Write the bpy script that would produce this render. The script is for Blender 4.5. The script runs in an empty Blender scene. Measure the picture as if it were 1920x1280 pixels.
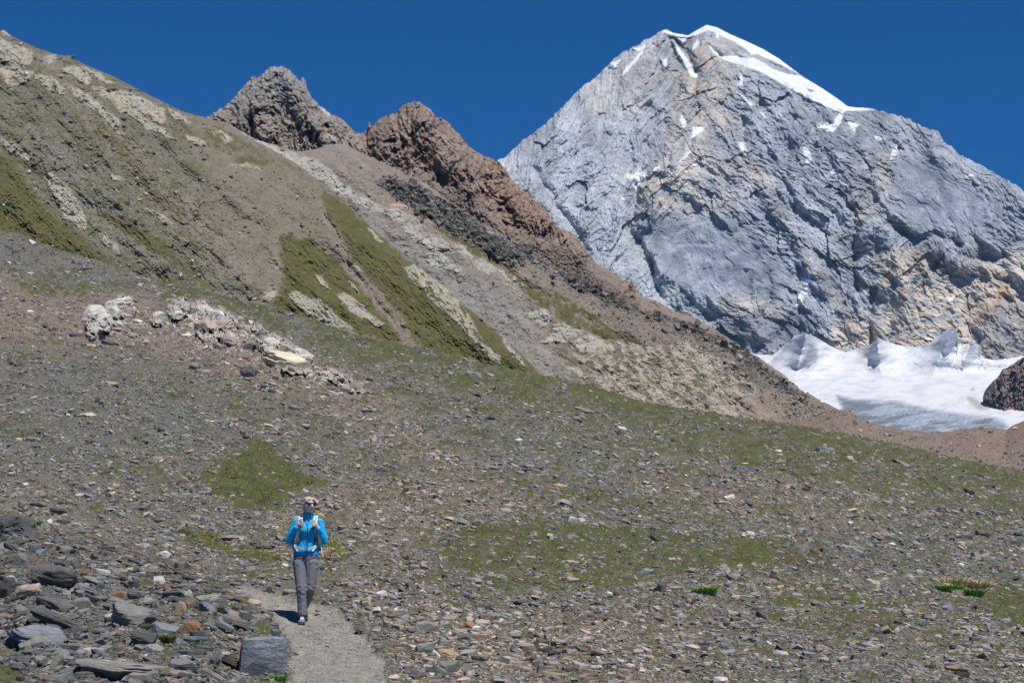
import bpy, bmesh, math, random
import numpy as np
from mathutils import Vector, Matrix

R = math.radians
random.seed(7)
rng = np.random.default_rng(11)
scn = bpy.context.scene
COL = scn.collection

# ------------------------------------------------------------------ camera, sky, sun
PITCH = R(8.0)
F = 3733.0                                    # focal length in photo pixels (70 mm on 36 mm)
cam_d = bpy.data.cameras.new("camera")
cam = bpy.data.objects.new("camera", cam_d)
COL.objects.link(cam)
cam_d.lens = 70.0
cam_d.sensor_width = 36.0
cam_d.clip_start = 0.5
cam_d.clip_end = 30000
cam.location = (0, 0, 0)
cam.rotation_euler = (R(90) + PITCH, 0, 0)
scn.camera = cam

SUN_EL, SUN_AZ = R(64), R(38)                 # azimuth: to the right of straight behind the camera
to_sun = Vector((math.cos(SUN_EL) * math.sin(SUN_AZ), -math.cos(SUN_EL) * math.cos(SUN_AZ), math.sin(SUN_EL)))
sun_d = bpy.data.lights.new("sun", 'SUN')
sun_d.energy = 4.3
sun_d.angle = R(0.5)
sun_d.color = (1.0, 0.955, 0.89)
sun = bpy.data.objects.new("sun", sun_d)
COL.objects.link(sun)
sun.rotation_euler = to_sun.to_track_quat('Z', 'Y').to_euler()

world = bpy.data.worlds.new("World")
scn.world = world
world.use_nodes = True
wn = world.node_tree.nodes
wl = world.node_tree.links
wn.clear()
sky = wn.new('ShaderNodeTexSky')
sky.sky_type = 'NISHITA'
sky.sun_disc = False
sky.sun_elevation = SUN_EL
sky.sun_rotation = R(180) - SUN_AZ
sky.altitude = 3000
sky.air_density = 1.0
sky.dust_density = 0.0
sky.ozone_density = 3.0
tint = wn.new('ShaderNodeMix'); tint.data_type = 'RGBA'; tint.blend_type = 'MULTIPLY'
tint.inputs[0].default_value = 1.0
tint.inputs[7].default_value = (0.02, 0.47, 0.92, 1)
bgn = wn.new('ShaderNodeBackground')
bgn.inputs[1].default_value = 0.066
wo = wn.new('ShaderNodeOutputWorld')
wl.new(sky.outputs[0], tint.inputs[6])
wl.new(tint.outputs[2], bgn.inputs[0])
wl.new(bgn.outputs[0], wo.inputs[0])

scn.view_settings.view_transform = 'Standard'
scn.view_settings.look = 'None'
scn.view_settings.gamma = 1
scn.view_settings.exposure = 0.3
scn.view_settings.use_curve_mapping = False
scn.cycles.max_bounces = 4
scn.cycles.diffuse_bounces = 2
scn.cycles.volume_bounces = 0

# ------------------------------------------------------------------ helpers
cp, sp = math.cos(PITCH), math.sin(PITCH)


def ray(px, py):
    """direction through a photo pixel, unit length along the view axis"""
    xc = (np.asarray(px, float) - 960) / F
    yc = (640 - np.asarray(py, float)) / F
    return np.stack([xc, cp - yc * sp, sp + yc * cp], -1)


_perm = np.random.default_rng(3).permutation(256)
_perm = np.concatenate([_perm, _perm])
_ga = np.random.default_rng(4).uniform(0, 2 * np.pi, 256)
_gx, _gy = np.cos(_ga), np.sin(_ga)


def perlin(x, y, seed=0):
    x = np.asarray(x, float) + seed * 17.31
    y = np.asarray(y, float) + seed * 9.77
    xi = np.floor(x).astype(int); yi = np.floor(y).astype(int)
    fx = x - xi; fy = y - yi
    xi &= 255; yi &= 255
    x1 = (xi + 1) & 255; y1 = (yi + 1) & 255
    u = fx * fx * fx * (fx * (fx * 6 - 15) + 10)
    v = fy * fy * fy * (fy * (fy * 6 - 15) + 10)

    def g(a, b, dx, dy):
        h = _perm[_perm[a] + b]
        return _gx[h] * dx + _gy[h] * dy
    n00 = g(xi, yi, fx, fy); n10 = g(x1, yi, fx - 1, fy)
    n01 = g(xi, y1, fx, fy - 1); n11 = g(x1, y1, fx - 1, fy - 1)
    return ((n00 * (1 - u) + n10 * u) * (1 - v) + (n01 * (1 - u) + n11 * u) * v) * 1.5


def fbm(x, y, o=5, gain=0.5, seed=0, lac=2.03):
    s = 0; a = 1; t = 0
    for i in range(o):
        s = s + a * perlin(x, y, seed + i); t += a
        a *= gain; x = x * lac; y = y * lac
    return s / t


def ridged(x, y, o=5, gain=0.55, seed=0):
    s = 0; a = 1; t = 0; w = 1
    for i in range(o):
        n = 1 - np.abs(perlin(x, y, seed + i)) * 1.6
        n = np.clip(n, 0, 1) ** 2 * w
        w = np.clip(n * 1.6, 0, 1)
        s = s + a * n; t += a
        a *= gain; x = x * 2.07; y = y * 2.07
    return s / t


def cells(x, y, seed=0):
    """voronoi: (nearest distance, second minus nearest, random value of the cell)"""
    x = np.asarray(x, float); y = np.asarray(y, float)
    xi = np.floor(x).astype(int); yi = np.floor(y).astype(int)
    d1 = np.full(x.shape, 9.0); d2 = np.full(x.shape, 9.0); v1 = np.zeros(x.shape)
    for ox in (-1, 0, 1):
        for oy in (-1, 0, 1):
            cx = xi + ox; cy = yi + oy
            h = (cx * 374761393 + cy * 668265263 + seed * 974711) & 0xFFFFFFFF
            h = ((h ^ (h >> 13)) * 1274126177) & 0xFFFFFFFF
            h = h ^ (h >> 16)
            jx = (h & 1023) / 1023.0; jy = ((h >> 10) & 1023) / 1023.0; v = ((h >> 20) & 1023) / 1023.0
            d = np.hypot(cx + jx - x, cy + jy - y)
            near = d < d1
            d2 = np.where(near, d1, np.minimum(d2, d))
            v1 = np.where(near, v, v1)
            d1 = np.where(near, d, d1)
    return d1, d2 - d1, v1


def facets(x, y, seed=0, step=.5):
    """broken rock: every cell is a plane tilted its own way"""
    x = np.asarray(x, float); y = np.asarray(y, float)
    xi = np.floor(x).astype(int); yi = np.floor(y).astype(int)
    d1 = np.full(x.shape, 9.0); out = np.zeros(x.shape)
    for ox in (-1, 0, 1):
        for oy in (-1, 0, 1):
            cx = xi + ox; cy = yi + oy
            h = (cx * 374761393 + cy * 668265263 + seed * 974711) & 0xFFFFFFFF
            h = ((h ^ (h >> 13)) * 1274126177) & 0xFFFFFFFF
            h = h ^ (h >> 16)
            jx = cx + (h & 255) / 255.0; jy = cy + ((h >> 8) & 255) / 255.0
            ga = ((h >> 16) & 255) / 127.5 - 1; gb = ((h >> 24) & 255) / 127.5 - 1
            d = np.abs(jx - x) + np.abs(jy - y) * .9
            near = d < d1
            out = np.where(near, ga * (x - jx) + gb * (y - jy) + step * (ga + gb) * .5, out)
            d1 = np.where(near, d, d1)
    return out


def sstep(a, b, x):
    t = np.clip((x - a) / (b - a), 0, 1)
    return t * t * (3 - 2 * t)


def sd_poly(px, py, pts):
    """distance inside (+) / outside (-) a polygon, in photo pixels"""
    pts = np.array(pts, float)
    out = np.full(px.shape, -60.0)
    x0, y0 = pts.min(0) - 45; x1, y1 = pts.max(0) + 45
    m = (px > x0) & (px < x1) & (py > y0) & (py < y1)
    X = px[m]; Y = py[m]
    if X.size == 0:
        return out
    d = np.full(X.shape, 1e9); ins = np.zeros(X.shape, bool)
    n = len(pts)
    for i in range(n):
        ax, ay = pts[i]; bx, by = pts[(i + 1) % n]
        ex, ey = bx - ax, by - ay
        L = ex * ex + ey * ey + 1e-9
        t = np.clip(((X - ax) * ex + (Y - ay) * ey) / L, 0, 1)
        d = np.minimum(d, np.hypot(X - ax - t * ex, Y - ay - t * ey))
        c = (ay > Y) != (by > Y)
        with np.errstate(divide='ignore', invalid='ignore'):
            xx = ax + (Y - ay) * ex / (ey if ey != 0 else 1e-9)
        ins ^= c & (X < xx)
    out[m] = np.where(ins, d, -d)
    return out


def poly(px, py, pts, soft=3.0, off=0.0):
    return sstep(-soft, soft, sd_poly(px, py, pts) + off)


def sd_line(px, py, pts):
    d = np.full(px.shape, 1e9)
    for (ax, ay), (bx, by) in zip(pts[:-1], pts[1:]):
        ex, ey = bx - ax, by - ay
        t = np.clip(((px - ax) * ex + (py - ay) * ey) / (ex * ex + ey * ey + 1e-9), 0, 1)
        d = np.minimum(d, np.hypot(px - ax - t * ex, py - ay - t * ey))
    return d


def line(px, py, pts, w):
    return np.exp(-(sd_line(px, py, pts) / w) ** 2)


def curve(pts):
    xs = [p[0] for p in pts]; ys = [p[1] for p in pts]
    return lambda x: np.interp(x, xs, ys)


def mixc(c, new, m):
    m = np.clip(m, 0, 1)[..., None]
    return c * (1 - m) + np.array(new, float) * m


def tag(o, label=None, cat=None, group=None, kind=None):
    if label: o["label"] = label
    if cat: o["category"] = cat
    if group: o["group"] = group
    if kind: o["kind"] = kind
    return o


def mesh_from(name, V, Fs, nper, col=None, mat=None, smooth=False, parent=None, link=True):
    """V (n,3), Fs (m,nper) constant sized faces"""
    me = bpy.data.meshes.new(name)
    V = np.ascontiguousarray(V, dtype=np.float32); Fs = np.ascontiguousarray(Fs, dtype=np.int32)
    me.vertices.add(len(V)); me.vertices.foreach_set('co', V.ravel())
    me.loops.add(Fs.size); me.loops.foreach_set('vertex_index', Fs.ravel())
    me.polygons.add(len(Fs))
    me.polygons.foreach_set('loop_start', np.arange(0, Fs.size, nper, dtype=np.int32))
    me.polygons.foreach_set('loop_total', np.full(len(Fs), nper, dtype=np.int32))
    me.polygons.foreach_set('use_smooth', np.full(len(Fs), bool(smooth)))
    me.update(calc_edges=True)
    if col is not None:
        a = me.color_attributes.new('col', 'FLOAT_COLOR', 'POINT')
        c4 = np.ones((len(V), 4), np.float32); c4[:, :3] = col
        a.data.foreach_set('color', c4.ravel())
    if mat: me.materials.append(mat)
    o = bpy.data.objects.new(name, me)
    if link: COL.objects.link(o)
    if parent: o.parent = parent
    return o


def grid_obj(name, P, C, mat, smooth=True):
    r, c = P.shape[:2]
    idx = np.arange(r * c).reshape(r, c)
    Fs = np.stack([idx[:-1, :-1], idx[:-1, 1:], idx[1:, 1:], idx[1:, :-1]], -1).reshape(-1, 4)
    return mesh_from(name, P.reshape(-1, 3), Fs, 4, C.reshape(-1, 3), mat, smooth)


def rock_mat(name, scale, bump, dist, var=0.35, rough=0.92, scale2=None, stretch=(1, 1, 1), lo=0.62):
    """colour attribute times procedural noise, with bump; scale in 1/m"""
    m = bpy.data.materials.new(name); m.use_nodes = True
    n = m.node_tree.nodes; l = m.node_tree.links
    b = n['Principled BSDF']; b.inputs['Roughness'].default_value = rough
    b.inputs['Specular IOR Level'].default_value = 0.25
    at = n.new('ShaderNodeVertexColor'); at.layer_name = 'col'
    tc = n.new('ShaderNodeTexCoord'); mp = n.new('ShaderNodeMapping')
    mp.inputs['Scale'].default_value = stretch
    l.new(tc.outputs['Object'], mp.inputs[0])
    n1 = n.new('ShaderNodeTexNoise'); n1.inputs['Scale'].default_value = scale
    n1.inputs['Detail'].default_value = 6; n1.inputs['Roughness'].default_value = 0.7
    l.new(mp.outputs[0], n1.inputs[0])
    n2 = n.new('ShaderNodeTexNoise'); n2.inputs['Scale'].default_value = scale2 or scale * 5
    n2.inputs['Detail'].default_value = 3; n2.inputs['Roughness'].default_value = 0.6
    l.new(mp.outputs[0], n2.inputs[0])
    mr = n.new('ShaderNodeMapRange')
    mr.inputs[1].default_value = 0.32; mr.inputs[2].default_value = 0.68
    mr.inputs[3].default_value = 1 - var; mr.inputs[4].default_value = 1 + var
    l.new(n1.outputs[0], mr.inputs[0])
    mr2 = n.new('ShaderNodeMapRange')
    mr2.inputs[1].default_value = 0.32; mr2.inputs[2].default_value = 0.68
    mr2.inputs[3].default_value = 1 - var * .7; mr2.inputs[4].default_value = 1 + var * .7
    l.new(n2.outputs[0], mr2.inputs[0])
    mu = n.new('ShaderNodeMath'); mu.operation = 'MULTIPLY'
    l.new(mr.outputs[0], mu.inputs[0]); l.new(mr2.outputs[0], mu.inputs[1])
    vm = n.new('ShaderNodeVectorMath'); vm.operation = 'SCALE'
    l.new(at.outputs[0], vm.inputs[0]); l.new(mu.outputs[0], vm.inputs['Scale'])
    l.new(vm.outputs[0], b.inputs['Base Color'])
    ad = n.new('ShaderNodeMath'); ad.operation = 'MULTIPLY_ADD'
    ad.inputs[1].default_value = 0.35
    l.new(n2.outputs[0], ad.inputs[0]); l.new(n1.outputs[0], ad.inputs[2])
    bp = n.new('ShaderNodeBump'); bp.inputs['Strength'].default_value = bump; bp.inputs['Distance'].default_value = dist
    l.new(ad.outputs[0], bp.inputs['Height']); l.new(bp.outputs[0], b.inputs['Normal'])
    return m


def plain_mat(name, col, rough=0.7, bump=0.0, scale=60, spec=0.3, metal=0.0, var=0.12):
    m = bpy.data.materials.new(name); m.use_nodes = True
    n = m.node_tree.nodes; l = m.node_tree.links
    b = n['Principled BSDF']; b.inputs['Roughness'].default_value = rough
    b.inputs['Specular IOR Level'].default_value = spec; b.inputs['Metallic'].default_value = metal
    tc = n.new('ShaderNodeTexCoord')
    n1 = n.new('ShaderNodeTexNoise'); n1.inputs['Scale'].default_value = scale; n1.inputs['Detail'].default_value = 4
    l.new(tc.outputs['Object'], n1.inputs[0])
    mr = n.new('ShaderNodeMapRange'); mr.inputs[3].default_value = 1 - var; mr.inputs[4].default_value = 1 + var
    l.new(n1.outputs[0], mr.inputs[0])
    vm = n.new('ShaderNodeVectorMath'); vm.operation = 'SCALE'; vm.inputs[0].default_value = col
    l.new(mr.outputs[0], vm.inputs['Scale']); l.new(vm.outputs[0], b.inputs['Base Color'])
    if bump:
        bp = n.new('ShaderNodeBump'); bp.inputs['Strength'].default_value = bump; bp.inputs['Distance'].default_value = 0.01
        l.new(n1.outputs[0], bp.inputs['Height']); l.new(bp.outputs[0], b.inputs['Normal'])
    return m


def layer_coords(xs, yb, yt, rows, power=1.0):
    s = np.linspace(0, 1, rows) ** power
    X = np.broadcast_to(xs[None, :], (rows, len(xs))).copy()
    Y = yb[None, :] * (1 - s[:, None]) + yt[None, :] * s[:, None]
    return X, Y, np.broadcast_to(s[:, None], X.shape)


def with_back(P, C, drop=0.7, steps=(0.004, 0.012, 0.03, 0.08, 0.2)):
    """the unseen far side behind a skyline: rows that fall away from the top row"""
    top = P[-1]; d = np.linalg.norm(top[:, :2], axis=1)
    skirt = []
    for k, dz in ((.10, .075), (.04, .03)):           # the foot runs on below what stands in front
        q = P[0].copy(); d0 = np.linalg.norm(q[:, :2], axis=1)
        q[:, :2] *= 1 - k; q[:, 2] -= d0 * dz
        skirt.append(q[None])
    rows = skirt + [P]; cols = [C[:1], C[:1], C]
    for k in steps:
        q = top.copy()
        q[:, 0] += top[:, 0] * k; q[:, 1] += top[:, 1] * k
        q[:, 2] -= d * k * drop * (0.35 if k < 0.01 else 1)
        rows.append(q[None]); cols.append(C[-1:])
    return np.concatenate(rows), np.concatenate(cols)

# ------------------------------------------------------------------ the far snow mountain
def build_mountain():
    top = [(880, 330), (925, 306), (945, 295), (960, 283), (975, 268), (983, 262), (1000, 250), (1030, 225), (1060, 195),
           (1075, 178), (1090, 165), (1115, 145), (1145, 118), (1165, 100), (1190, 88), (1210, 75), (1240, 58),
           (1250, 55), (1262, 62), (1290, 67), (1310, 55), (1325, 47), (1345, 52), (1370, 65), (1400, 78),
           (1430, 92), (1460, 110), (1500, 140), (1540, 165), (1570, 185), (1590, 200), (1640, 205), (1670, 212),
           (1700, 222), (1730, 238), (1745, 242), (1760, 248), (1770, 265), (1800, 290), (1830, 305), (1870, 328),
           (1890, 338), (1920, 358), (2000, 410), (2300, 600)]
    xs = np.arange(880, 2060, 1.35)
    yt = curve(top)(xs)
    snowcap = (sstep(1230, 1250, xs) - sstep(1300, 1310, xs) * 0) * (1 - sstep(1580, 1650, xs))
    jag = fbm(xs / 9, xs * 0 + .5, 4, .6, 21)
    yt = yt + jag * (1 - snowcap * 0.93) * 6
    yb = np.full(xs.shape, 730.0)
    X, Y, S = layer_coords(xs, yb, yt, 520)
    e = ray(X, Y)[..., 2] / ray(X, Y)[..., 1]
    u = (X - 960) / F
    D = 2900 / (1.06 - e)
    # ---- relief in metres along the view (positive is nearer)
    wx = fbm(X / 150, Y / 150, 3, .5, 31); wy = fbm(X / 150, Y / 150, 3, .5, 37)
    Xw = X + wx * 26; Yw = Y + wy * 26
    # left half folds run down-left, right half down-right
    side = sstep(1180, 1420, X + (Y - 300) * 0.25)
    def rot(a, sx, sy, x=Xw, y=Yw):
        c, s = math.cos(a), math.sin(a)
        return (x * c + y * s) / sx, (-x * s + y * c) / sy
    h = np.zeros(X.shape)
    a, b = rot(R(118), 150, 42); hl = ridged(a, b, 7, .6, 41)
    a, b = rot(R(52), 170, 60); hr = ridged(a, b, 7, .62, 47)
    h += 46 * (hl * (1 - side) + hr * side)
    h += 12 * ridged(Xw / 60, Yw / 60, 6, .62, 53)
    fx_ = X + 14 * fbm(X / 40, Y / 40, 4, .6, 54); fy_ = Y + 14 * fbm(X / 40, Y / 40, 4, .6, 57)
    slab0 = np.maximum(poly(X, Y, [(1212, 440), (1260, 415), (1320, 408), (1400, 430), (1450, 470), (1480, 520), (1450, 560), (1390, 550), (1320, 545), (1250, 500)], 25),
                       poly(X, Y, [(1700, 300), (1780, 320), (1880, 380), (1860, 420), (1760, 430), (1690, 400), (1680, 340)], 25))
    def fac(a_, sx, sy, sd):
        p_, q_ = rot(a_, sx, sy, fx_, fy_)
        return facets(p_, q_, sd, .28) * (1 - .75 * slab0)
    h += 26 * (fac(R(115), 110, 55, 1) * (1 - side) + fac(R(55), 110, 60, 2) * side)
    h += 12 * (fac(R(112), 46, 22, 3) * (1 - side) + fac(R(48), 46, 24, 4) * side)
    h += 5.5 * (fac(R(108), 20, 9, 5) * (1 - side) + fac(R(40), 20, 9, 6) * side)
    h += 2.5 * fac(R(60), 8, 5, 7)
    h += 85 * fbm(X / 150, Y / 190, 3, .5, 58) + 20 * ridged((X - Y * .5) / 90, (Y + X * .3) / 150, 5, .6, 60) + 9 * ridged((X * .8 + Y * .5) / 40, (Y * .8 - X * .5) / 11, 5, .65, 66) * side
    lz = poly(X, Y, [(880, 250), (1160, 90), (1235, 60), (1215, 180), (1180, 330), (1180, 450), (1260, 560), (1420, 660), (1300, 720), (880, 700)], 50)
    h *= 1 - .32 * lz
    a, b = rot(R(36), 150, 5.5, X + wx * 80, Y + wy * 90); sr = fbm(a, b, 3, .6, 113)
    a, b = rot(R(116), 150, 6, X + wx * 60, Y + wy * 60); sl = fbm(a, b, 3, .6, 117)
    h += 9 * (sl * (1 - side) + sr * side) + 5 * slab0 * sr
    a, b = rot(R(20), 50, 14); h += 7 * ridged(a, b, 4, .6, 59) * side
    a, b = rot(R(-62), 60, 15); h += 8 * ridged(a, b, 4, .6, 63) * (1 - side)
    h += 6 * fbm(X / 9, Y / 7, 4, .65, 61)
    nl = fbm(X / 30, Y / 30, 4, .6, 71) * 9
    Xn = X + nl; Yn = Y + fbm(X / 30, Y / 30, 4, .6, 75) * 9
    ribs = [([(1325, 52), (1312, 90), (1316, 130), (1306, 180), (1285, 220), (1250, 275), (1205, 330)], 34, 20),
            ([(1245, 60), (1225, 110), (1205, 160), (1150, 230), (1100, 300), (1040, 380)], 26, 24),
            ([(1400, 295), (1430, 350), (1475, 420), (1525, 500), (1560, 560), (1600, 620)], 30, 16),
            ([(1600, 210), (1590, 280), (1610, 340), (1600, 400)], 26, 18),
            ([(1745, 245), (1760, 320), (1700, 400), (1620, 440)], 36, 20),
            ([(1340, 240), (1280, 300), (1225, 350), (1215, 420)], 30, 18),
            ([(1210, 470), (1260, 520), (1330, 560), (1400, 600), (1440, 650)], 32, 18),
            ([(1660, 450), (1690, 500), (1700, 560), (1690, 640)], 30, 15),
            ([(1760, 470), (1800, 500), (1840, 500), (1920, 520)], 30, 12),
            ([(1500, 560), (1530, 600), (1560, 640)], 26, 18),
            ([(1060, 215), (1020, 300), (1000, 360), (1030, 420)], 30, 16),
            ([(1860, 560), (1840, 600), (1850, 660)], 28, 18)]
    for p, am, w in ribs:
        h += am * 1.25 * np.exp(-(sd_line(Xn, Yn, p) / w) ** 2)
    gul = [([(1270, 85), (1290, 115), (1308, 146), (1300, 180)], 24, 7),
           ([(1240, 330), (1195, 345), (1188, 380), (1184, 430), (1196, 470), (1215, 500), (1240, 560)], 36, 8),
           ([(1195, 330), (1205, 290), (1225, 250), (1220, 200)], 22, 7),
           ([(1200, 455), (1222, 492), (1226, 512)], 40, 6),
           ([(1600, 390), (1605, 440), (1600, 500), (1606, 545)], 45, 9),
           ([(1385, 150), (1392, 200), (1395, 240), (1390, 290), (1420, 330)], 26, 8),
           ([(1575, 215), (1545, 260), (1510, 310), (1500, 350), (1560, 400)], 24, 9),
           ([(1700, 270), (1675, 300), (1665, 350), (1620, 400)], 22, 8),
           ([(1480, 280), (1470, 340), (1500, 400), (1550, 440)], 22, 8),
           ([(1420, 470), (1400, 520), (1405, 560)], 34, 9),
           ([(1440, 520), (1445, 560), (1430, 590)], 34, 8),
           ([(1640, 540), (1632, 600), (1635, 650)], 34, 6),
           ([(1500, 510), (1498, 575), (1470, 620), (1430, 650)], 34, 10),
           ([(1670, 420), (1720, 450), (1760, 440), (1800, 460)], 40, 9),
           ([(1750, 510), (1770, 470), (1820, 485), (1880, 480)], 30, 9),
           ([(1840, 640), (1800, 600), (1850, 560), (1920, 560)], 22, 9),
           ([(1000, 320), (1035, 370), (1085, 440), (1100, 470)], 30, 9)]
    gm = np.zeros(X.shape)
    for p, am, w in gul:
        g = np.exp(-(sd_line(Xn, Yn, p) / w) ** 2)
        h -= am * 1.2 * g; gm = np.maximum(gm, g)
    # broken blocky walls: the depth steps in ledges
    blk = np.maximum(poly(X, Y, [(1560, 440), (1620, 400), (1700, 410), (1800, 440), (1830, 500), (1740, 520), (1690, 560), (1640, 545), (1590, 540)], 25),
                     poly(X, Y, [(1290, 60), (1350, 70), (1350, 170), (1330, 220), (1270, 230), (1260, 120)], 20))
    a, b = rot(R(70), 26, 60)
    h += blk * 30 * (cells(a, b, 5)[2])
    # calm, folded slabs
    slab = np.maximum(poly(X, Y, [(1212, 440), (1260, 415), (1320, 408), (1400, 430), (1450, 470), (1480, 520), (1450, 560), (1390, 550), (1320, 545), (1250, 500)], 25),
                      poly(X, Y, [(1700, 300), (1780, 320), (1880, 380), (1860, 420), (1760, 430), (1690, 400), (1680, 340)], 25))
    h = h * (1 - 0.55 * slab)
    # ---- snow
    snow_p = [
        [(1240, 56), (1262, 60), (1290, 64), (1310, 52), (1325, 44), (1345, 48), (1370, 60), (1400, 74), (1432, 88), (1470, 112), (1505, 143), (1482, 131), (1450, 115), (1420, 101), (1410, 104), (1398, 92), (1372, 76), (1345, 64), (1330, 57), (1312, 63), (1290, 72), (1270, 71), (1255, 66), (1246, 61)],
        [(1328, 84), (1345, 96), (1355, 106), (1380, 105), (1400, 110), (1412, 108), (1430, 117), (1450, 130), (1480, 140), (1500, 142), (1522, 155), (1550, 170), (1590, 196), (1640, 202), (1640, 207), (1600, 208), (1587, 208), (1580, 212), (1560, 204), (1530, 192), (1500, 177), (1480, 166), (1450, 148), (1420, 132), (1390, 122), (1362, 115), (1340, 102)],
        [(1530, 239), (1542, 235), (1550, 229), (1562, 233), (1568, 220), (1577, 210), (1582, 210), (1577, 228), (1572, 236), (1562, 248), (1552, 246), (1545, 241)],
        [(1588, 228), (1600, 230), (1612, 233), (1604, 240), (1604, 249), (1598, 244)],
        [(1506, 275), (1514, 279), (1521, 290), (1521, 306), (1512, 304), (1506, 288)],
        [(1668, 302), (1673, 282), (1690, 264), (1683, 282), (1678, 296)],
        [(1382, 265), (1397, 269), (1402, 284), (1398, 293), (1390, 282)],
        [(1279, 214), (1286, 225), (1288, 236), (1281, 240), (1275, 225)],
        [(1299, 237), (1322, 240), (1311, 249), (1302, 258), (1293, 262), (1299, 247)],
        [(1172, 321), (1178, 326), (1190, 327), (1196, 320), (1214, 320), (1210, 331), (1200, 344), (1192, 354), (1184, 345), (1178, 333)],
        [(1224, 318), (1241, 307), (1238, 314), (1226, 324)],
        [(1262, 311), (1275, 300), (1298, 280), (1290, 292), (1275, 303)],
        [(1297, 305), (1303, 297), (1309, 306), (1302, 314)],
        [(1145, 119), (1166, 111), (1160, 118), (1152, 130)],
        [(1166, 143), (1172, 128), (1195, 105), (1210, 85), (1203, 102), (1188, 120), (1176, 136)],
        [(1188, 92), (1212, 82), (1205, 98), (1195, 96)],
        [(1491, 573), (1497, 558), (1503, 540), (1499, 515), (1504, 518), (1510, 526), (1517, 514), (1520, 522), (1514, 534), (1514, 548), (1505, 562), (1497, 574)],
        [(1562, 528), (1578, 533), (1590, 547), (1585, 549), (1574, 537)],
        [(1554, 322), (1565, 318), (1572, 315), (1573, 328), (1584, 340), (1590, 350), (1580, 346), (1564, 328)],
        [(1770, 562), (1780, 558), (1791, 551), (1788, 561), (1780, 567)],
        [(1261, 77), (1275, 92), (1290, 112), (1309, 140), (1306, 147), (1296, 143), (1282, 120), (1270, 100)],
        [(1270, 72), (1288, 74), (1280, 82)],
        [(1240, 113), (1250, 109), (1252, 122), (1245, 129)],
        [(1388, 137), (1393, 145), (1392, 163), (1386, 160)],
        [(1384, 174), (1394, 181), (1413, 197), (1408, 199), (1392, 187)],
        [(1424, 208), (1430, 212), (1438, 223), (1433, 221)],
        [(1162, 365), (1170, 371), (1174, 377), (1167, 376)],
        [(1460, 207), (1468, 214), (1467, 219), (1461, 214)],
        [(1568, 295), (1575, 292), (1576, 300), (1569, 303)],
        [(1640, 254), (1660, 260), (1655, 263), (1642, 259)],
        [(1810, 329), (1824, 327), (1828, 331), (1812, 332)],
        [(1480, 168), (1484, 170), (1484, 174), (1479, 173)],
        [(1340, 56), (1346, 62), (1348, 75), (1343, 70)],
        [(1300, 84), (1308, 74), (1312, 80), (1304, 92), (1298, 94)]]
    jx = fbm(X / 6, Y / 6, 3, .6, 81) * 3.2; jy = fbm(X / 6, Y / 6, 3, .6, 85) * 3.2
    sn = np.full(X.shape, -60.0)
    for i, p in enumerate(snow_p):
        jj = 0.35 if i < 2 else 0.9
        sn = np.maximum(sn, sd_poly(X + jx * jj, Y + jy * jj, p))
    bare = sd_poly(X + jx, Y + jy, [(1512, 168), (1520, 166), (1528, 171), (1520, 175)])
    snow = sstep(-0.7, 0.7, sn) * (1 - sstep(-.5, .5, bare))
    spk = fbm(X / 5, Y / 4, 3, .6, 91) + 0.35 * fbm(X / 60, Y / 60, 2, .5, 92) + 0.28 * gm
    up = sstep(560, 100, Y)
    snow = np.maximum(snow, sstep(.60, .66, spk * (0.72 + 0.28 * up)) * 0.9 * (1 - slab))
    calm = sstep(-6, 3, sn)
    # smooth the relief where snow fills it
    hs = 78 * .45 + 20 * fbm(X / 120, Y / 120, 2, .5, 95)
    top_keep = calm * sstep(330, 60, Y)
    h = h * (1 - .8 * top_keep) + hs * .8 * top_keep
    h -= (S ** 14) * 110                                   # rounds off behind the crest
    D = D - h * .52
    P = ray(X, Y) * D[..., None]
    # ---- rock colour
    big = fbm(X / 110, Y / 110, 4, .55, 101)
    med = fbm(Xw / 28, Yw / 22, 5, .6, 107)
    a, b = rot(R(33), 120, 6, X + wx * 90 + med * 14, Y + wy * 90)
    strata = fbm(a, b, 4, .6, 113)
    a, b = rot(R(118), 120, 7)
    strl = fbm(a, b, 4, .6, 117)
    st = strl * (1 - side) + strata * side
    c = np.zeros(X.shape + (3,)) + np.array([.305, .34, .385])
    c = mixc(c, (.40, .42, .455), sstep(-.1, .35, st + .4 * med) * .9)
    c = mixc(c, (.16, .185, .225), sstep(.1, .7, -st * .8 - big * .7) * .8)
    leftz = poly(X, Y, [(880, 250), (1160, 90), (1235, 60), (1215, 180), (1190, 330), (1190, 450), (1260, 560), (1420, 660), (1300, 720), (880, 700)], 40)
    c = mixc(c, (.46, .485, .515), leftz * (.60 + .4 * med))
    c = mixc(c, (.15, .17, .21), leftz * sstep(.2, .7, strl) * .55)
    tan = (.54, .465, .39); brown = (.24, .175, .125)
    for p, k in (([(1270, 75), (1345, 70), (1400, 120), (1360, 200), (1400, 240), (1340, 250), (1290, 330), (1220, 400), (1190, 410), (1200, 330), (1240, 270), (1260, 180)], .75),
                 ([(1220, 350), (1330, 270), (1450, 330), (1330, 410), (1240, 430)], .5),
                 ([(1590, 290), (1650, 280), (1700, 300), (1640, 390), (1600, 430), (1580, 380)], .5),
                 ([(1640, 470), (1720, 470), (1800, 500), (1920, 470), (1960, 500), (1960, 700), (1700, 670), (1560, 650), (1560, 610), (1660, 590)], 1.2),
                 ([(1380, 540), (1450, 560), (1480, 600), (1440, 640), (1340, 620), (1340, 570)], .6),
                 ([(1090, 150), (1240, 60), (1260, 150), (1200, 220), (1120, 220)], .35)):
        c = mixc(c, tan, poly(Xn, Yn, p, 25) * k * sstep(-.45, .2, med + st * .5))
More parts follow.
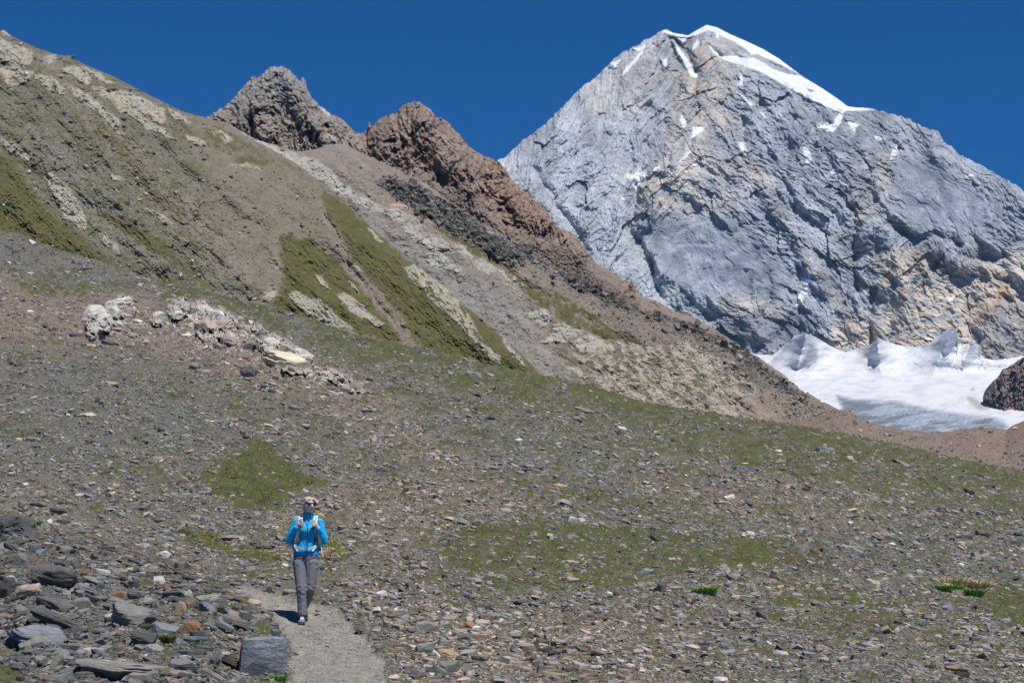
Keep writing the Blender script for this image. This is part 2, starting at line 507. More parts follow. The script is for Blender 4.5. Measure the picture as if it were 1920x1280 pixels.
    c = mixc(c, (.2, .165, .135), poly(X, Y, [(1560, 440), (1640, 400), (1830, 440), (1860, 500), (1740, 530), (1700, 570), (1600, 545)], 20) * sstep(-.1, .4, med) * .6)
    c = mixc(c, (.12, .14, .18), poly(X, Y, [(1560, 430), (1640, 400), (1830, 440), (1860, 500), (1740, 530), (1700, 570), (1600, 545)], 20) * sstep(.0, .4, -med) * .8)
    rib = line(Xn, Yn, [(1275, 80), (1300, 110), (1318, 140), (1312, 180), (1285, 220)], 13)
    c = mixc(c, brown, rib * sstep(-.3, .3, med) * .9)
    c = mixc(c, (.34, .24, .16), line(Xn, Yn, [(1400, 295), (1435, 350), (1480, 430), (1530, 505), (1600, 600)], 9) * .7 * sstep(-.25, .3, fbm(X / 12, Y / 16, 4, .65, 141)))
    c = mixc(c, (.50, .34, .20), line(Xn, Yn, [(1885, 540), (1865, 570), (1835, 600)], 13) * .7)
    c = mixc(c, (.17, .185, .215), poly(Xn, Yn, [(1830, 600), (1880, 560), (1960, 570), (1960, 680), (1850, 690), (1820, 640)], 14) * (.5 + .4 * med))
    # blue swirling slabs
    sw = np.hypot((X - 1300 + wx * 60) * 0.8, (Y - 470 + wy * 60) * 1.6)
    swirl = 0.5 + .5 * np.sin(sw / 5.5 + 4 * fbm(X / 50, Y / 50, 3, .5, 121))
    c = mixc(c, (.19, .22, .275), slab * .85)
    c = mixc(c, (.42, .45, .49), slab * swirl ** 2 * .65)
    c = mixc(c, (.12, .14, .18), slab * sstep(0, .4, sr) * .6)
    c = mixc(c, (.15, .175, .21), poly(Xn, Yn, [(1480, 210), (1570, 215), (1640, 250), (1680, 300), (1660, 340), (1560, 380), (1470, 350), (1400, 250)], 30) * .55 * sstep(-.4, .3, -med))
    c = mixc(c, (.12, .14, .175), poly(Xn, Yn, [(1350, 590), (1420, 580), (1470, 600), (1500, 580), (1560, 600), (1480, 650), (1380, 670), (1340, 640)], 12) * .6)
    # mottling
    c *= (1 + .34 * fbm(X / 4.5, Y / 3.5, 4, .7, 131) + .22 * fbm(X / 14, Y / 9, 4, .6, 135))[..., None]
    c = np.clip(c, .03, .7)
    c = c * .90
    dz = fbm(X / 75 + 9, Y / 95, 3, .55, 139)
    c *= (1.0 + .42 * np.clip(dz, -.5, .5))[..., None]
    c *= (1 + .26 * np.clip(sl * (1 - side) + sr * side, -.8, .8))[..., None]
    c = mixc(c, (.68, .70, .74), snow)
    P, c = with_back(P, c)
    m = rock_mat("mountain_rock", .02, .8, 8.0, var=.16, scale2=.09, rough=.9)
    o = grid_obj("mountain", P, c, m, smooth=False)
    tag(o, kind="structure")
    t = ray(1327, 48) * (2900 / (1.06 - ray(1327, 48)[2]))
    return Vector(ray(1327, 47.5) * float(np.interp(1327, xs, D[-1])))


summit = build_mountain()


# ------------------------------------------------------------------ the glacier at its foot
def build_glacier():
    top = [(1380, 650), (1420, 665), (1450, 665), (1478, 640), (1490, 630), (1500, 627), (1510, 625), (1525, 630), (1540, 638), (1560, 650),
           (1585, 661), (1600, 655), (1620, 652), (1633, 645), (1645, 635), (1660, 640), (1690, 648), (1720, 650),
           (1745, 642), (1752, 634), (1760, 630), (1770, 622), (1778, 616), (1786, 615), (1795, 620), (1793, 631), (1803, 634),
           (1806, 648), (1812, 645), (1822, 639), (1828, 646), (1834, 648), (1838, 662), (1846, 672), (1870, 675), (1908, 669),
           (1925, 665), (2040, 640)]
    xs = np.arange(1380, 2040, 1.5)
    yt = curve(top)(xs) + fbm(xs / 6, xs * 0, 3, .6, 5) * 1.8
    yb = np.full(xs.shape, 830.0)
    X, Y, S = layer_coords(xs, yb, yt, 170)
    e = ray(X, Y)[..., 2] / ray(X, Y)[..., 1]
    # lower tongue near, steepening towards the wall
    k = sstep(815, 640, Y)
    D = 1750 + 1300 * (sstep(835, 690, Y) * .75 + k * .25)
    h = 30 * fbm(X / 120, Y / 40, 3, .5, 201)
    for (cx, cy, w, am) in ((1512, 626, 26, 150), (1645, 636, 30, 110), (1788, 616, 30, 130), (1822, 640, 20, 60)):
        # avalanche cones under the gullies
        dx = (X - cx) - (Y - cy) * (-.25 if cx == 1512 else .12 if cx == 1645 else -.45)
        h += am * 1.1 * np.exp(-(np.sqrt(dx ** 2 + 25) - 5) / (1.15 * w * (.4 + (Y - cy) / 90).clip(.3, 3))) * sstep(760, 640, Y)
    fl = fbm((X * .8 + Y * .9) / 16 + 0, (X * .6 - Y * 1) / 120, 4, .6, 207)
    h += 9 * fl * sstep(620, 740, Y)
    h += 3 * fbm(X / 9, Y / 3.5, 4, .6, 211) + 4 * ridged((X + Y * .5) / 60, (Y - X * .1) / 40, 4, .55, 213) * sstep(760, 690, Y)
    # crevassed tongue
    tongue = poly(X, Y, [(1570, 742), (1600, 750), (1680, 752), (1720, 762), (1760, 770), (1800, 776), (1850, 780), (1880, 790), (1890, 800), (1870, 830), (1600, 830), (1585, 780)], 7)
    h += tongue * 9 * ridged((X + Y * 2.2) / 26, (Y * 2 - X * .2) / 14, 4, .6, 217)
    P = ray(X, Y) * (D - h)[..., None]
    c = np.zeros(X.shape + (3,)) + np.array([.60, .612, .64])
    dirt = fbm(X / 50, Y / 7, 4, .6, 223) + .5 * fbm((X + Y * 2.2) / 14, (Y - X * .1) / 50, 4, .6, 227)
    c = mixc(c, (.44, .475, .535), sstep(-.05, .3, dirt) * .65)
    a = sstep(-.3, .45, fbm((X * .3 + Y * 1.9) / 12, (X - Y * .4) / 60, 4, .65, 229))
    c = mixc(c, (.24, .29, .36), tongue * (.65 + .35 * a))
    c = mixc(c, (.10, .13, .18), tongue * sstep(.1, .3, np.abs(fbm((X + Y * .4) / 10, (Y * 1.6 - X * .25) / 5, 3, .6, 243))) * .5)
    c = mixc(c, (.11, .125, .15), tongue * sstep(-.05, .35, fbm((X * .35 + Y * 2) / 22, (X - Y) / 90, 4, .6, 231) + sstep(770, 815, Y) * .32 - .1 + .35 * sstep(1700, 1600, X)) * .85)
    n = fbm(X / 14, Y / 9, 4, .65, 233) * 8
    # grit on the cones
    c = mixc(c, (.24, .25, .275), poly(X + n, Y + n, [(1520, 648), (1530, 650), (1532, 668), (1520, 684), (1510, 692), (1494, 690), (1506, 672), (1514, 660)], 4) * .85)
    c = mixc(c, (.34, .36, .40), poly(X + n, Y + n, [(1478, 640), (1484, 650), (1470, 668), (1450, 682), (1436, 686), (1455, 664)], 6) * .75)
    c = mixc(c, (.42, .44, .49), line(X + n, Y + n, [(1645, 640), (1630, 660), (1605, 676)], 6) * .75)
    c = mixc(c, (.42, .44, .49), line(X + n, Y + n, [(1500, 640), (1488, 662), (1482, 676)], 5) * .6)
    c = mixc(c, (.27, .28, .30), poly(X + n * .5, Y + n * .5, [(1745, 650), (1766, 632), (1772, 626), (1762, 645), (1748, 654)], 3) * .9)
    c = mixc(c, (.50, .53, .60), line(X + n, Y + n, [(1748, 655), (1725, 680), (1695, 700)], 8) * .7)
    c = mixc(c, (.55, .58, .65), line(X + n, Y + n, [(1790, 640), (1775, 670), (1740, 700)], 10) * .5)
    c = mixc(c, (.26, .24, .23), poly(X + n, Y + n, [(1835, 672), (1850, 676), (1862, 690), (1845, 694), (1832, 684)], 5) * sstep(-.1, .4, fbm(X / 5, Y / 4, 3, .6, 239)))
    c = mixc(c, (.33, .31, .31), poly(X + n * .4, Y + n * .4, [(1812, 742), (1825, 745), (1850, 760), (1856, 768), (1835, 768), (1818, 756)], 4) * .85)
    c = mixc(c, (.33, .31, .31), poly(X, Y, [(1820, 728), (1826, 726), (1828, 731), (1821, 733)], 1.5) * .8)
    c *= (1 + (.05 + .28 * tongue) * fbm(X / 6, Y / 2.6, 4, .7, 241))[..., None]
    P, c = with_back(P, c, drop=-.02)
    m = rock_mat("glacier_snow", .03, .35, 2.0, var=.05, scale2=.2, rough=.75)
    tag(grid_obj("glacier", P, c, m), kind="structure")


build_glacier()


# ------------------------------------------------------------------ dark rock ridge at the right edge of the glacier
def build_right_ridge():
    prof = [(1842, 745), (1848, 730), (1860, 716), (1870, 708), (1880, 692), (1890, 688), (1902, 680), (1920, 668), (1960, 648), (2040, 600)]
    xs = np.arange(1843, 2040, 1.0)
    yt = curve(prof)(xs) + fbm(xs / 6, xs * 0 + 3, 3, .6, 9) * 2.5
    low = curve([(1842, 747), (1856, 752), (1880, 768), (1900, 776), (1920, 782), (2040, 800)])(xs)
    yb = low + 30
    X, Y, S = layer_coords(xs, yb, yt, 130)
    D = 2330 - 150 * (Y - yt[None, :]) / 140 + 60 * np.exp(-(X - 1842) / 9) 
    h = 16 * ridged((X + Y * .25) / 20, (Y - X * .2) / 60, 5, .6, 251) + 5 * fbm(X / 7, Y / 7, 4, .6, 257) + 22 * facets((X + Y * .3) / 16, (Y - X * .3) / 26, 31) + 14 * facets(X / 7, Y / 10, 33, .6) + 5 * facets(X / 3.5, Y / 4, 35, .6)
    h -= (S ** 8) * 40
    # the foot sinks below the snow
    D = D + 800 * sstep(0, 20, Y - low[None, :] + 6 * fbm(X / 10, Y / 10, 3, .5, 259))
    P = ray(X, Y) * (D - h)[..., None]
    c = np.zeros(X.shape + (3,)) + np.array([.20, .15, .135])
    n = fbm(X / 14, Y / 14, 4, .6, 263)
    c = mixc(c, (.27, .18, .145), sstep(-.1, .4, n))
    c = mixc(c, (.20, .19, .19), sstep(.0, .4, -n) * .8)
    c *= (1 + .4 * fbm(X / 3, Y / 3, 3, .6, 269))[..., None]
    P, c = with_back(P, c)
    m = rock_mat("ridge_rock", .06, .8, 3.0, var=.2)
    tag(grid_obj("rock_ridge", P, c, m, smooth=False), kind="structure")


build_right_ridge()


# ------------------------------------------------------------------ two rocky peaks behind the hillside
def build_peaks():
    top = [(330, 262), (385, 221), (400, 213), (415, 203), (430, 193), (440, 182), (450, 170), (460, 158), (470, 148), (478, 141), (484, 145),
           (490, 141), (500, 131), (508, 126), (530, 125), (540, 130), (550, 138), (560, 150), (564, 153), (566, 145), (569, 146), (573, 152),
           (577, 168), (586, 185), (592, 190), (598, 198), (612, 207), (622, 215), (640, 222), (652, 234), (664, 246), (676, 251), (684, 247),
           (689, 240), (690, 230), (694, 229), (698, 238), (706, 228), (718, 219), (730, 215), (745, 211), (752, 200), (762, 195),
           (775, 191), (790, 192), (796, 199), (808, 206), (818, 220), (830, 222), (842, 230), (852, 244), (862, 253), (872, 266),
           (880, 275), (892, 283), (905, 292), (925, 298), (938, 306), (948, 318), (958, 334), (975, 352), (1000, 374), (1018, 388), (1032, 407),
           (1048, 428), (1062, 432), (1080, 441), (1092, 458), (1102, 472), (1118, 494), (1135, 503), (1160, 518), (1178, 533), (1184, 524),
           (1190, 538), (1205, 556), (1235, 566), (1262, 582), (1290, 590), (1320, 605), (1360, 630), (1420, 668), (1480, 710)]
    xs = np.arange(330, 1480, 1.35)
    yt = curve(top)(xs) + fbm(xs / 5, xs * 0 + 7, 4, .65, 301) * 4.5 * sstep(1300, 1000, xs) + 2 * fbm(xs / 5, xs * 0, 3, .6, 303)
    yb = curve([(330, 330), (600, 400), (800, 480), (1000, 600), (1200, 680), (1480, 800)])(xs)
    X, Y, S = layer_coords(xs, yb, yt, 330)
    rr = ray(X, Y); e = rr[..., 2] / rr[..., 1]; u = (X - 960) / F
    D = 560 / (.95 - e - .30 * u)
    wx = fbm(X / 90, Y / 90, 3, .5, 311) * 40; wy = fbm(X / 90, Y / 90, 3, .5, 317) * 40
    Xw = X + wx; Yw = Y + wy
    h = 22 * ridged((Xw - Yw * .25) / 60, (Yw + Xw * .2) / 100, 6, .62, 321) + 8 * ridged(Xw / 25, Yw / 30, 5, .6, 327) + 3.2 * fbm(X / 7, Y / 7, 4, .65, 331)
    n9 = fbm(X / 22, Y / 22, 3, .6, 337) * 8
    h += 20 * line(X + n9, Y + n9, [(528, 128), (560, 200), (600, 250), (640, 290)], 16)
    h += 14 * line(X + n9, Y + n9, [(505, 130), (480, 190), (450, 230)], 14)
    h += 22 * line(X + n9, Y + n9, [(780, 194), (800, 250), (850, 320), (900, 400), (960, 450)], 22)
    h -= 16 * line(X + n9, Y + n9, [(675, 254), (690, 290), (700, 330)], 18)
    h += 16 * line(X + n9, Y + n9, [(1030, 407), (1060, 440), (1090, 480)], 12)
    fx_ = X + 9 * fbm(X / 30, Y / 30, 4, .6, 334); fy_ = Y + 9 * fbm(X / 30, Y / 30, 4, .6, 336)
    h = h * .5 + 2.6 * ridged((Xw - Yw * .3) / 13, (Yw + Xw * .2) / 34, 4, .65, 329) + .36 * (9 * facets((fx_ + fy_ * .3) / 30, (fy_ - fx_ * .3) / 50, 11, .2) + 6 * facets((fx_ + fy_ * .3) / 12, (fy_ - fx_ * .3) / 20, 12, .25) + 4.4 * facets(fx_ / 6, fy_ / 8, 13, .4) + 1.6 * facets(X / 3.5, Y / 3.5, 14))
    scree = poly(X + n9, Y + n9, [(700, 330), (800, 330), (880, 370), (960, 440), (1060, 460), (1130, 510), (1200, 570), (1300, 600), (1480, 730), (1480, 820), (1000, 620), (800, 500), (640, 400)], 16)
    h = h * (1 - .7 * scree) + scree * 10 + scree * 2.5 * fbm(X / 5, Y / 5, 3, .6, 339)
    h -= S ** 10 * 26
    P = rr * (D - h)[..., None]
    n1 = fbm(Xw / 30, Yw / 30, 5, .6, 341); n2 = fbm(X / 8, Y / 8, 4, .65, 347); n3 = fbm(X / 60, Y / 60, 3, .5, 349)
    grey = np.array([.25, .23, .215])
    c = np.zeros(X.shape + (3,)) + grey
    p1 = sstep(700, 640, X)
    lowp = sstep(160, 260, Y + n1 * 40)
    c = mixc(c, (.235, .165, .125), p1 * lowp * sstep(-.5, .2, n2 + n1 * .8) * .75)
    c = mixc(c, (.27, .27, .27), p1 * sstep(.0, .5, n1 + .4 * n2) * (1 - lowp * .5) * .8)
    c = mixc(c, (.17, .185, .2), poly(X, Y, [(500, 140), (535, 140), (545, 180), (540, 200), (520, 190)], 8) * .8)
    p2 = sstep(650, 700, X)
    c = mixc(c, (.24, .178, .145), p2 * .95)
    c = mixc(c, (.29, .22, .18), p2 * sstep(.0, .5, n1 + .3 * n3) * .75)
    c = mixc(c, (.13, .095, .085), p2 * sstep(.1, .55, -n1 + .2 * n2) * .75)
    c = mixc(c, (.27, .165, .11), p2 * sstep(880, 960, X) * sstep(470, 380, Y) * .5)
    pale = poly(X + n9, Y + n9, [(598, 197), (610, 203), (618, 214), (612, 216), (603, 207)], 2)
    c = mixc(c, (.45, .41, .36), pale)
    c = mixc(c, (.45, .41, .38), poly(X, Y, [(790, 192), (800, 200), (812, 208), (806, 210)], 2) * .6)
    knob = poly(X + n9, Y + n9, [(560, 272), (590, 262), (612, 254), (640, 252), (672, 268), (690, 300), (650, 312), (600, 300), (575, 290)], 6)
    c = mixc(c, (.33, .325, .30), knob * sstep(-.4, .3, n1 + .6 * n2) * .9)
    c = mixc(c, (.185, .145, .122), scree * .92)
    c = mixc(c, (.14, .14, .14), scree * sstep(.1, .5, n1 + .4 * n2) * .45)
    c = mixc(c, (.24, .165, .125), scree * sstep(.1, .5, -n1) * .4)
    c *= (1 + .42 * fbm(X / 3.6, Y / 3.2, 4, .7, 353))[..., None]
    c = np.clip(c, .02, .6)
    P, c = with_back(P, c)
    m = rock_mat("peak_rock", .12, .9, 1.6, var=.2, scale2=.5)
    tag(grid_obj("rocky_peaks", P, c, m, smooth=False), kind="structure")
    return D - h, X, Y


pk = build_peaks()


# ------------------------------------------------------------------ middle hillsides
def slab_relief(X, Y, ang=R(42), sx=26, sy=9, seed=1):
    """tilted bedrock slabs: flat cells with cracks"""
    c, s = math.cos(ang), math.sin(ang)
    n = fbm(X / 18, Y / 18, 3, .6, seed + 3) * 6
    a = ((X + n) * c + (Y + n) * s) / sx; b = (-(X + n) * s + (Y - n) * c) / sy
    d1, e, v = cells(a, b, seed)
    return e, v


def build_hillside_far():
    """the second hillside: grey scree with pale slabs and a dark boulder band on its crest"""
    top = [(330, 240), (430, 232), (455, 248), (480, 262), (540, 278), (560, 285), (590, 280), (620, 270), (650, 272), (690, 292), (740, 315), (800, 345),
           (860, 388), (920, 428), (980, 458), (1040, 498), (1100, 528), (1160, 563), (1220, 588), (1280, 602), (1340, 624),
           (1400, 656), (1430, 680), (1470, 710), (1520, 740), (1560, 762), (1600, 782), (1640, 800), (1700, 812), (1800, 830)]
    xs = np.arange(330, 1800, 1.5)
    yt = curve(top)(xs)
    rough = sstep(650, 720, xs) * sstep(1640, 1500, xs)
    yt = yt + rough * (cells(xs / 8, xs * 0 + .3, 5)[2] - .5) * 5 + fbm(xs / 5, xs * 0 + 1, 3, .6, 3) * 2
    yb = curve([(330, 330), (500, 360), (700, 500), (900, 660), (1010, 740), (1300, 800), (1500, 840), (1640, 850), (1800, 870)])(xs)
    X, Y, S = layer_coords(xs, yb, yt, 340)
    rr = ray(X, Y); e = rr[..., 2] / rr[..., 1]; u = (X - 960) / F
    D = 258 / (.72 - e - .42 * u)
    n9 = fbm(X / 26, Y / 26, 4, .6, 401) * 9; m9 = fbm(X / 26, Y / 26, 4, .6, 405) * 9
    Xn = X + n9; Yn = Y + m9
    # coordinates along / across the fall line (down to the right)
    al = (X * .78 + Y * .62); ac = (-X * .62 + Y * .78)
    streak = fbm(ac / 9, al / 120, 4, .6, 411)
    med = fbm(X / 30, Y / 30, 5, .6, 413); fine = fbm(X / 3.6, Y / 3, 4, .7, 417); mid = fbm(X / 10, Y / 8, 4, .65, 419)
    ed, val = slab_relief(X, Y, R(40), 24, 9, 3)
    pale = np.zeros(X.shape)
    for p, k in (([(440, 246), (480, 258), (540, 285), (600, 300), (640, 340), (672, 368), (664, 376), (630, 362), (600, 338), (540, 303), (490, 276)], 1.),
                 ([(640, 340), (690, 372), (730, 400), (700, 398), (660, 376)], .7),
                 ([(715, 385), (745, 392), (790, 415), (800, 428), (770, 424), (735, 408)], .85),
                 ([(752, 420), (775, 422), (800, 438), (835, 452), (852, 475), (838, 478), (815, 468), (780, 452)], .95),
                 ([(798, 472), (822, 474), (832, 484), (850, 492), (868, 502), (866, 512), (846, 506), (820, 504), (802, 492)], .95),
                 ([(845, 458), (868, 462), (890, 482), (885, 488), (862, 478)], .9),
                 ([(886, 490), (905, 488), (928, 500), (930, 508), (914, 515), (896, 506)], 1.),
                 ([(930, 502), (960, 515), (985, 535), (968, 533), (938, 520)], .6),
                 ([(935, 520), (955, 535), (970, 560), (1010, 566), (985, 555)], .5),
                 ([(985, 590), (1005, 582), (1028, 582), (1038, 598), (1018, 613), (1004, 604), (995, 596)], 1.),
                 ([(1038, 610), (1058, 605), (1080, 612), (1092, 620), (1088, 628), (1070, 632), (1060, 640), (1036, 640), (1008, 642), (1012, 636), (1036, 630)], 1.),
                 ([(1070, 640), (1100, 628), (1128, 630), (1132, 645), (1112, 660), (1085, 658)], 1.),
                 ([(1072, 662), (1110, 665), (1112, 676), (1095, 680)], .8),
                 ([(1060, 688), (1090, 694), (1120, 712), (1085, 705)], .7),
                 ([(1110, 640), (1180, 640), (1250, 650), (1290, 640), (1350, 665), (1380, 680), (1400, 700), (1430, 740), (1480, 772), (1530, 805), (1400, 795), (1260, 770), (1130, 735), (1105, 700), (1110, 670)], .52),
                 ([(1270, 648), (1310, 652), (1360, 672), (1378, 695), (1350, 700), (1320, 690), (1280, 668)], .85),
                 ([(1330, 720), (1380, 730), (1440, 760), (1460, 780), (1420, 770), (1360, 745)], .8),
                 ([(1240, 700), (1270, 695), (1288, 720), (1270, 725)], .9),
                 ([(1310, 758), (1350, 755), (1390, 775), (1380, 785), (1330, 775)], .9),
                 ([(1490, 780), (1510, 775), (1530, 798), (1500, 800)], .8)):
        pm = poly(Xn, Yn, p, 2.5)
        if k < .95:
            pm = pm * sstep(1 - k - .12, 1 - k + .12, .5 + .9 * fbm(ac / 10 + 40, al / 22, 4, .6, 431))
        pale = np.maximum(pale, pm)
    scree = np.maximum(poly(X, Y, [(620, 360), (700, 400), (800, 470), (900, 520), (990, 570), (1010, 640), (1080, 700), (1080, 740), (980, 700), (850, 590), (700, 450)], 12), 0)
    dark = poly(Xn, Yn, [(700, 340), (740, 330), (790, 350), (860, 396), (930, 440), (985, 466), (985, 495), (960, 500), (905, 468), (850, 440), (800, 410), (745, 372)], 7)
    dline = line(Xn, Yn, [(975, 468), (1030, 505), (1100, 540), (1180, 574), (1230, 590), (1290, 612), (1345, 640), (1400, 672), (1450, 712), (1500, 748), (1550, 782)], 9)
    dark = np.maximum(dark, dline * sstep(-.5, .1, mid + .5 * dline)) * (1 - .8 * sstep(1430, 1540, X))
    green = np.zeros(X.shape)
    for p, k in (([(796, 417), (830, 426), (880, 445), (940, 488), (1000, 532), (1050, 548), (1105, 585), (1150, 612), (1220, 645), (1180, 650), (1120, 628), (1070, 612), (1030, 594), (985, 552), (940, 508), (900, 488), (860, 458), (820, 434)], 1.),
                 ([(650, 318), (670, 340), (700, 380), (690, 384), (662, 350)], .8),
                 ([(1110, 640), (1250, 650), (1400, 710), (1480, 770), (1530, 805), (1260, 770), (1100, 730), (1060, 680)], .72),
                 ([(1270, 650), (1340, 655), (1350, 668), (1280, 662)], .9)):
        green = np.maximum(green, poly(Xn, Yn, p, 5) * k)
    bould = cells((X + n9 * .3) / 7, (Y + m9 * .3) / 5, 9)
    h = 4 * fbm(ac / 60, al / 160, 3, .5, 441) + 2.2 * med + .55 * mid + .35 * fine
    ed2, val2 = slab_relief(X, Y, R(48), 9, 4, 7)
    fs = facets((X + n9) / 24, (Y + m9) / 15, 21) + .5 * facets((X + n9) / 10, (Y + m9) / 6, 22)
    h += pale * (.4 + .75 * fs) * (1 - .35 * (X > 1050)) + dark * (2.4 * facets((X + n9) / 14, (Y + m9) / 10, 23) + 1.5 * bould[2])
    h *= 1
    h += 4 * line(X, Y, [(1140, 560), (1300, 620), (1400, 690)], 14)
    h *= 1 - .6 * poly(X, Y, [(1420, 700), (1520, 740), (1700, 820), (1640, 870), (1400, 830)], 25)
    h -= S ** 10 * 10
    P = rr * (D - h)[..., None]
    P0 = P
    c = np.zeros(X.shape + (3,)) + np.array([.20, .165, .14])
    c = mixc(c, (.215, .205, .19), scree * .8)
    c = mixc(c, (.27, .22, .18), sstep(0, .5, streak) * .5)
    brownz = poly(X, Y, [(700, 330), (900, 400), (1100, 520), (1300, 590), (1420, 680), (1640, 800), (1640, 860), (1480, 790), (1340, 670), (1200, 640), (1080, 560), (940, 480), (760, 400)], 15)
    c = mixc(c, (.185, .145, .12), brownz * .85)
    c = mixc(c, (.15, .15, .14), brownz * sstep(-.1, .4, med) * .6)
    c = mixc(c, (.11, .105, .09), poly(Xn, Yn, [(1340, 640), (1400, 668), (1440, 700), (1500, 745), (1560, 780), (1540, 790), (1480, 765), (1420, 715), (1380, 680)], 6) * .5)
    gcol = np.array([.088, .084, .027])
    gm2 = green * sstep(-.25, .2, mid * .9 + med * .8 + green - .85 + .35 * streak)
    pale = pale * (1 - .8 * gm2 * (X > 1050))
    c = mixc(c, gcol, gm2)
    c = mixc(c, (.12, .085, .035), green * sstep(.05, .4, streak) * .6)
    slz = poly(Xn, Yn, [(1040, 640), (1110, 630), (1250, 645), (1400, 700), (1530, 805), (1260, 775), (1120, 735), (1040, 700)], 14)
    c = mixc(c, (.125, .112, .062), slz * sstep(-.3, .3, med + .6 * mid) * .85)
    c = mixc(c, (.37, .365, .325), pale * (.6 + .3 * val))
    pink = sstep(1020, 1150, X)
    c = mixc(c, (.37, .29, .23), pale * pink * sstep(-.45, .15, med + (val - .5) * .5) * .75)
    c = mixc(c, (.16, .14, .10), pale * np.maximum(sstep(.10, .02, ed * .8 + .35 * np.abs(mid) + .15 * val) * .6, sstep(.15, .55, mid + .4 * fine) * .55))
    c = mixc(c, (.43, .31, .24), line(Xn, Yn, [(735, 385), (775, 390), (800, 410), (810, 418)], 3) * .8)
    c = mixc(c, (.13, .122, .112), dark * (.45 + .45 * sstep(.2, .8, bould[2])))
    c = mixc(c, (.20, .20, .195), dark * sstep(.72, .8, bould[2]) * .7)
    c = mixc(c, (.42, .41, .38), sstep(.52, .6, fbm(X / 4.5, Y / 3.2, 3, .6, 451)) * (1 - dark) * .8 * (1 - green * .6))
    foot = poly(Xn, Yn, [(1390, 750), (1450, 715), (1520, 745), (1580, 765), (1640, 795), (1700, 820), (1640, 870), (1400, 830)], 22)
    c = mixc(c, (.20, .155, .125), foot * .75)
    c *= (1 + .30 * fine)[..., None]
    c = np.clip(c, .015, .6); c0 = c
    P, c = with_back(P, c)
    m = rock_mat("far_hillside_ground", .25, .8, .6, var=.2, scale2=1.2)
    tag(grid_obj("far_hillside", P, c, m, smooth=False), kind="structure")
    return P0, c0, dark, brownz


def hill_near_D(X, Y):
    rr = ray(X, Y); e = rr[..., 2] / rr[..., 1]; u = (np.asarray(X, float) - 960) / F
    return 185 / (.76 - e - .5 * u)


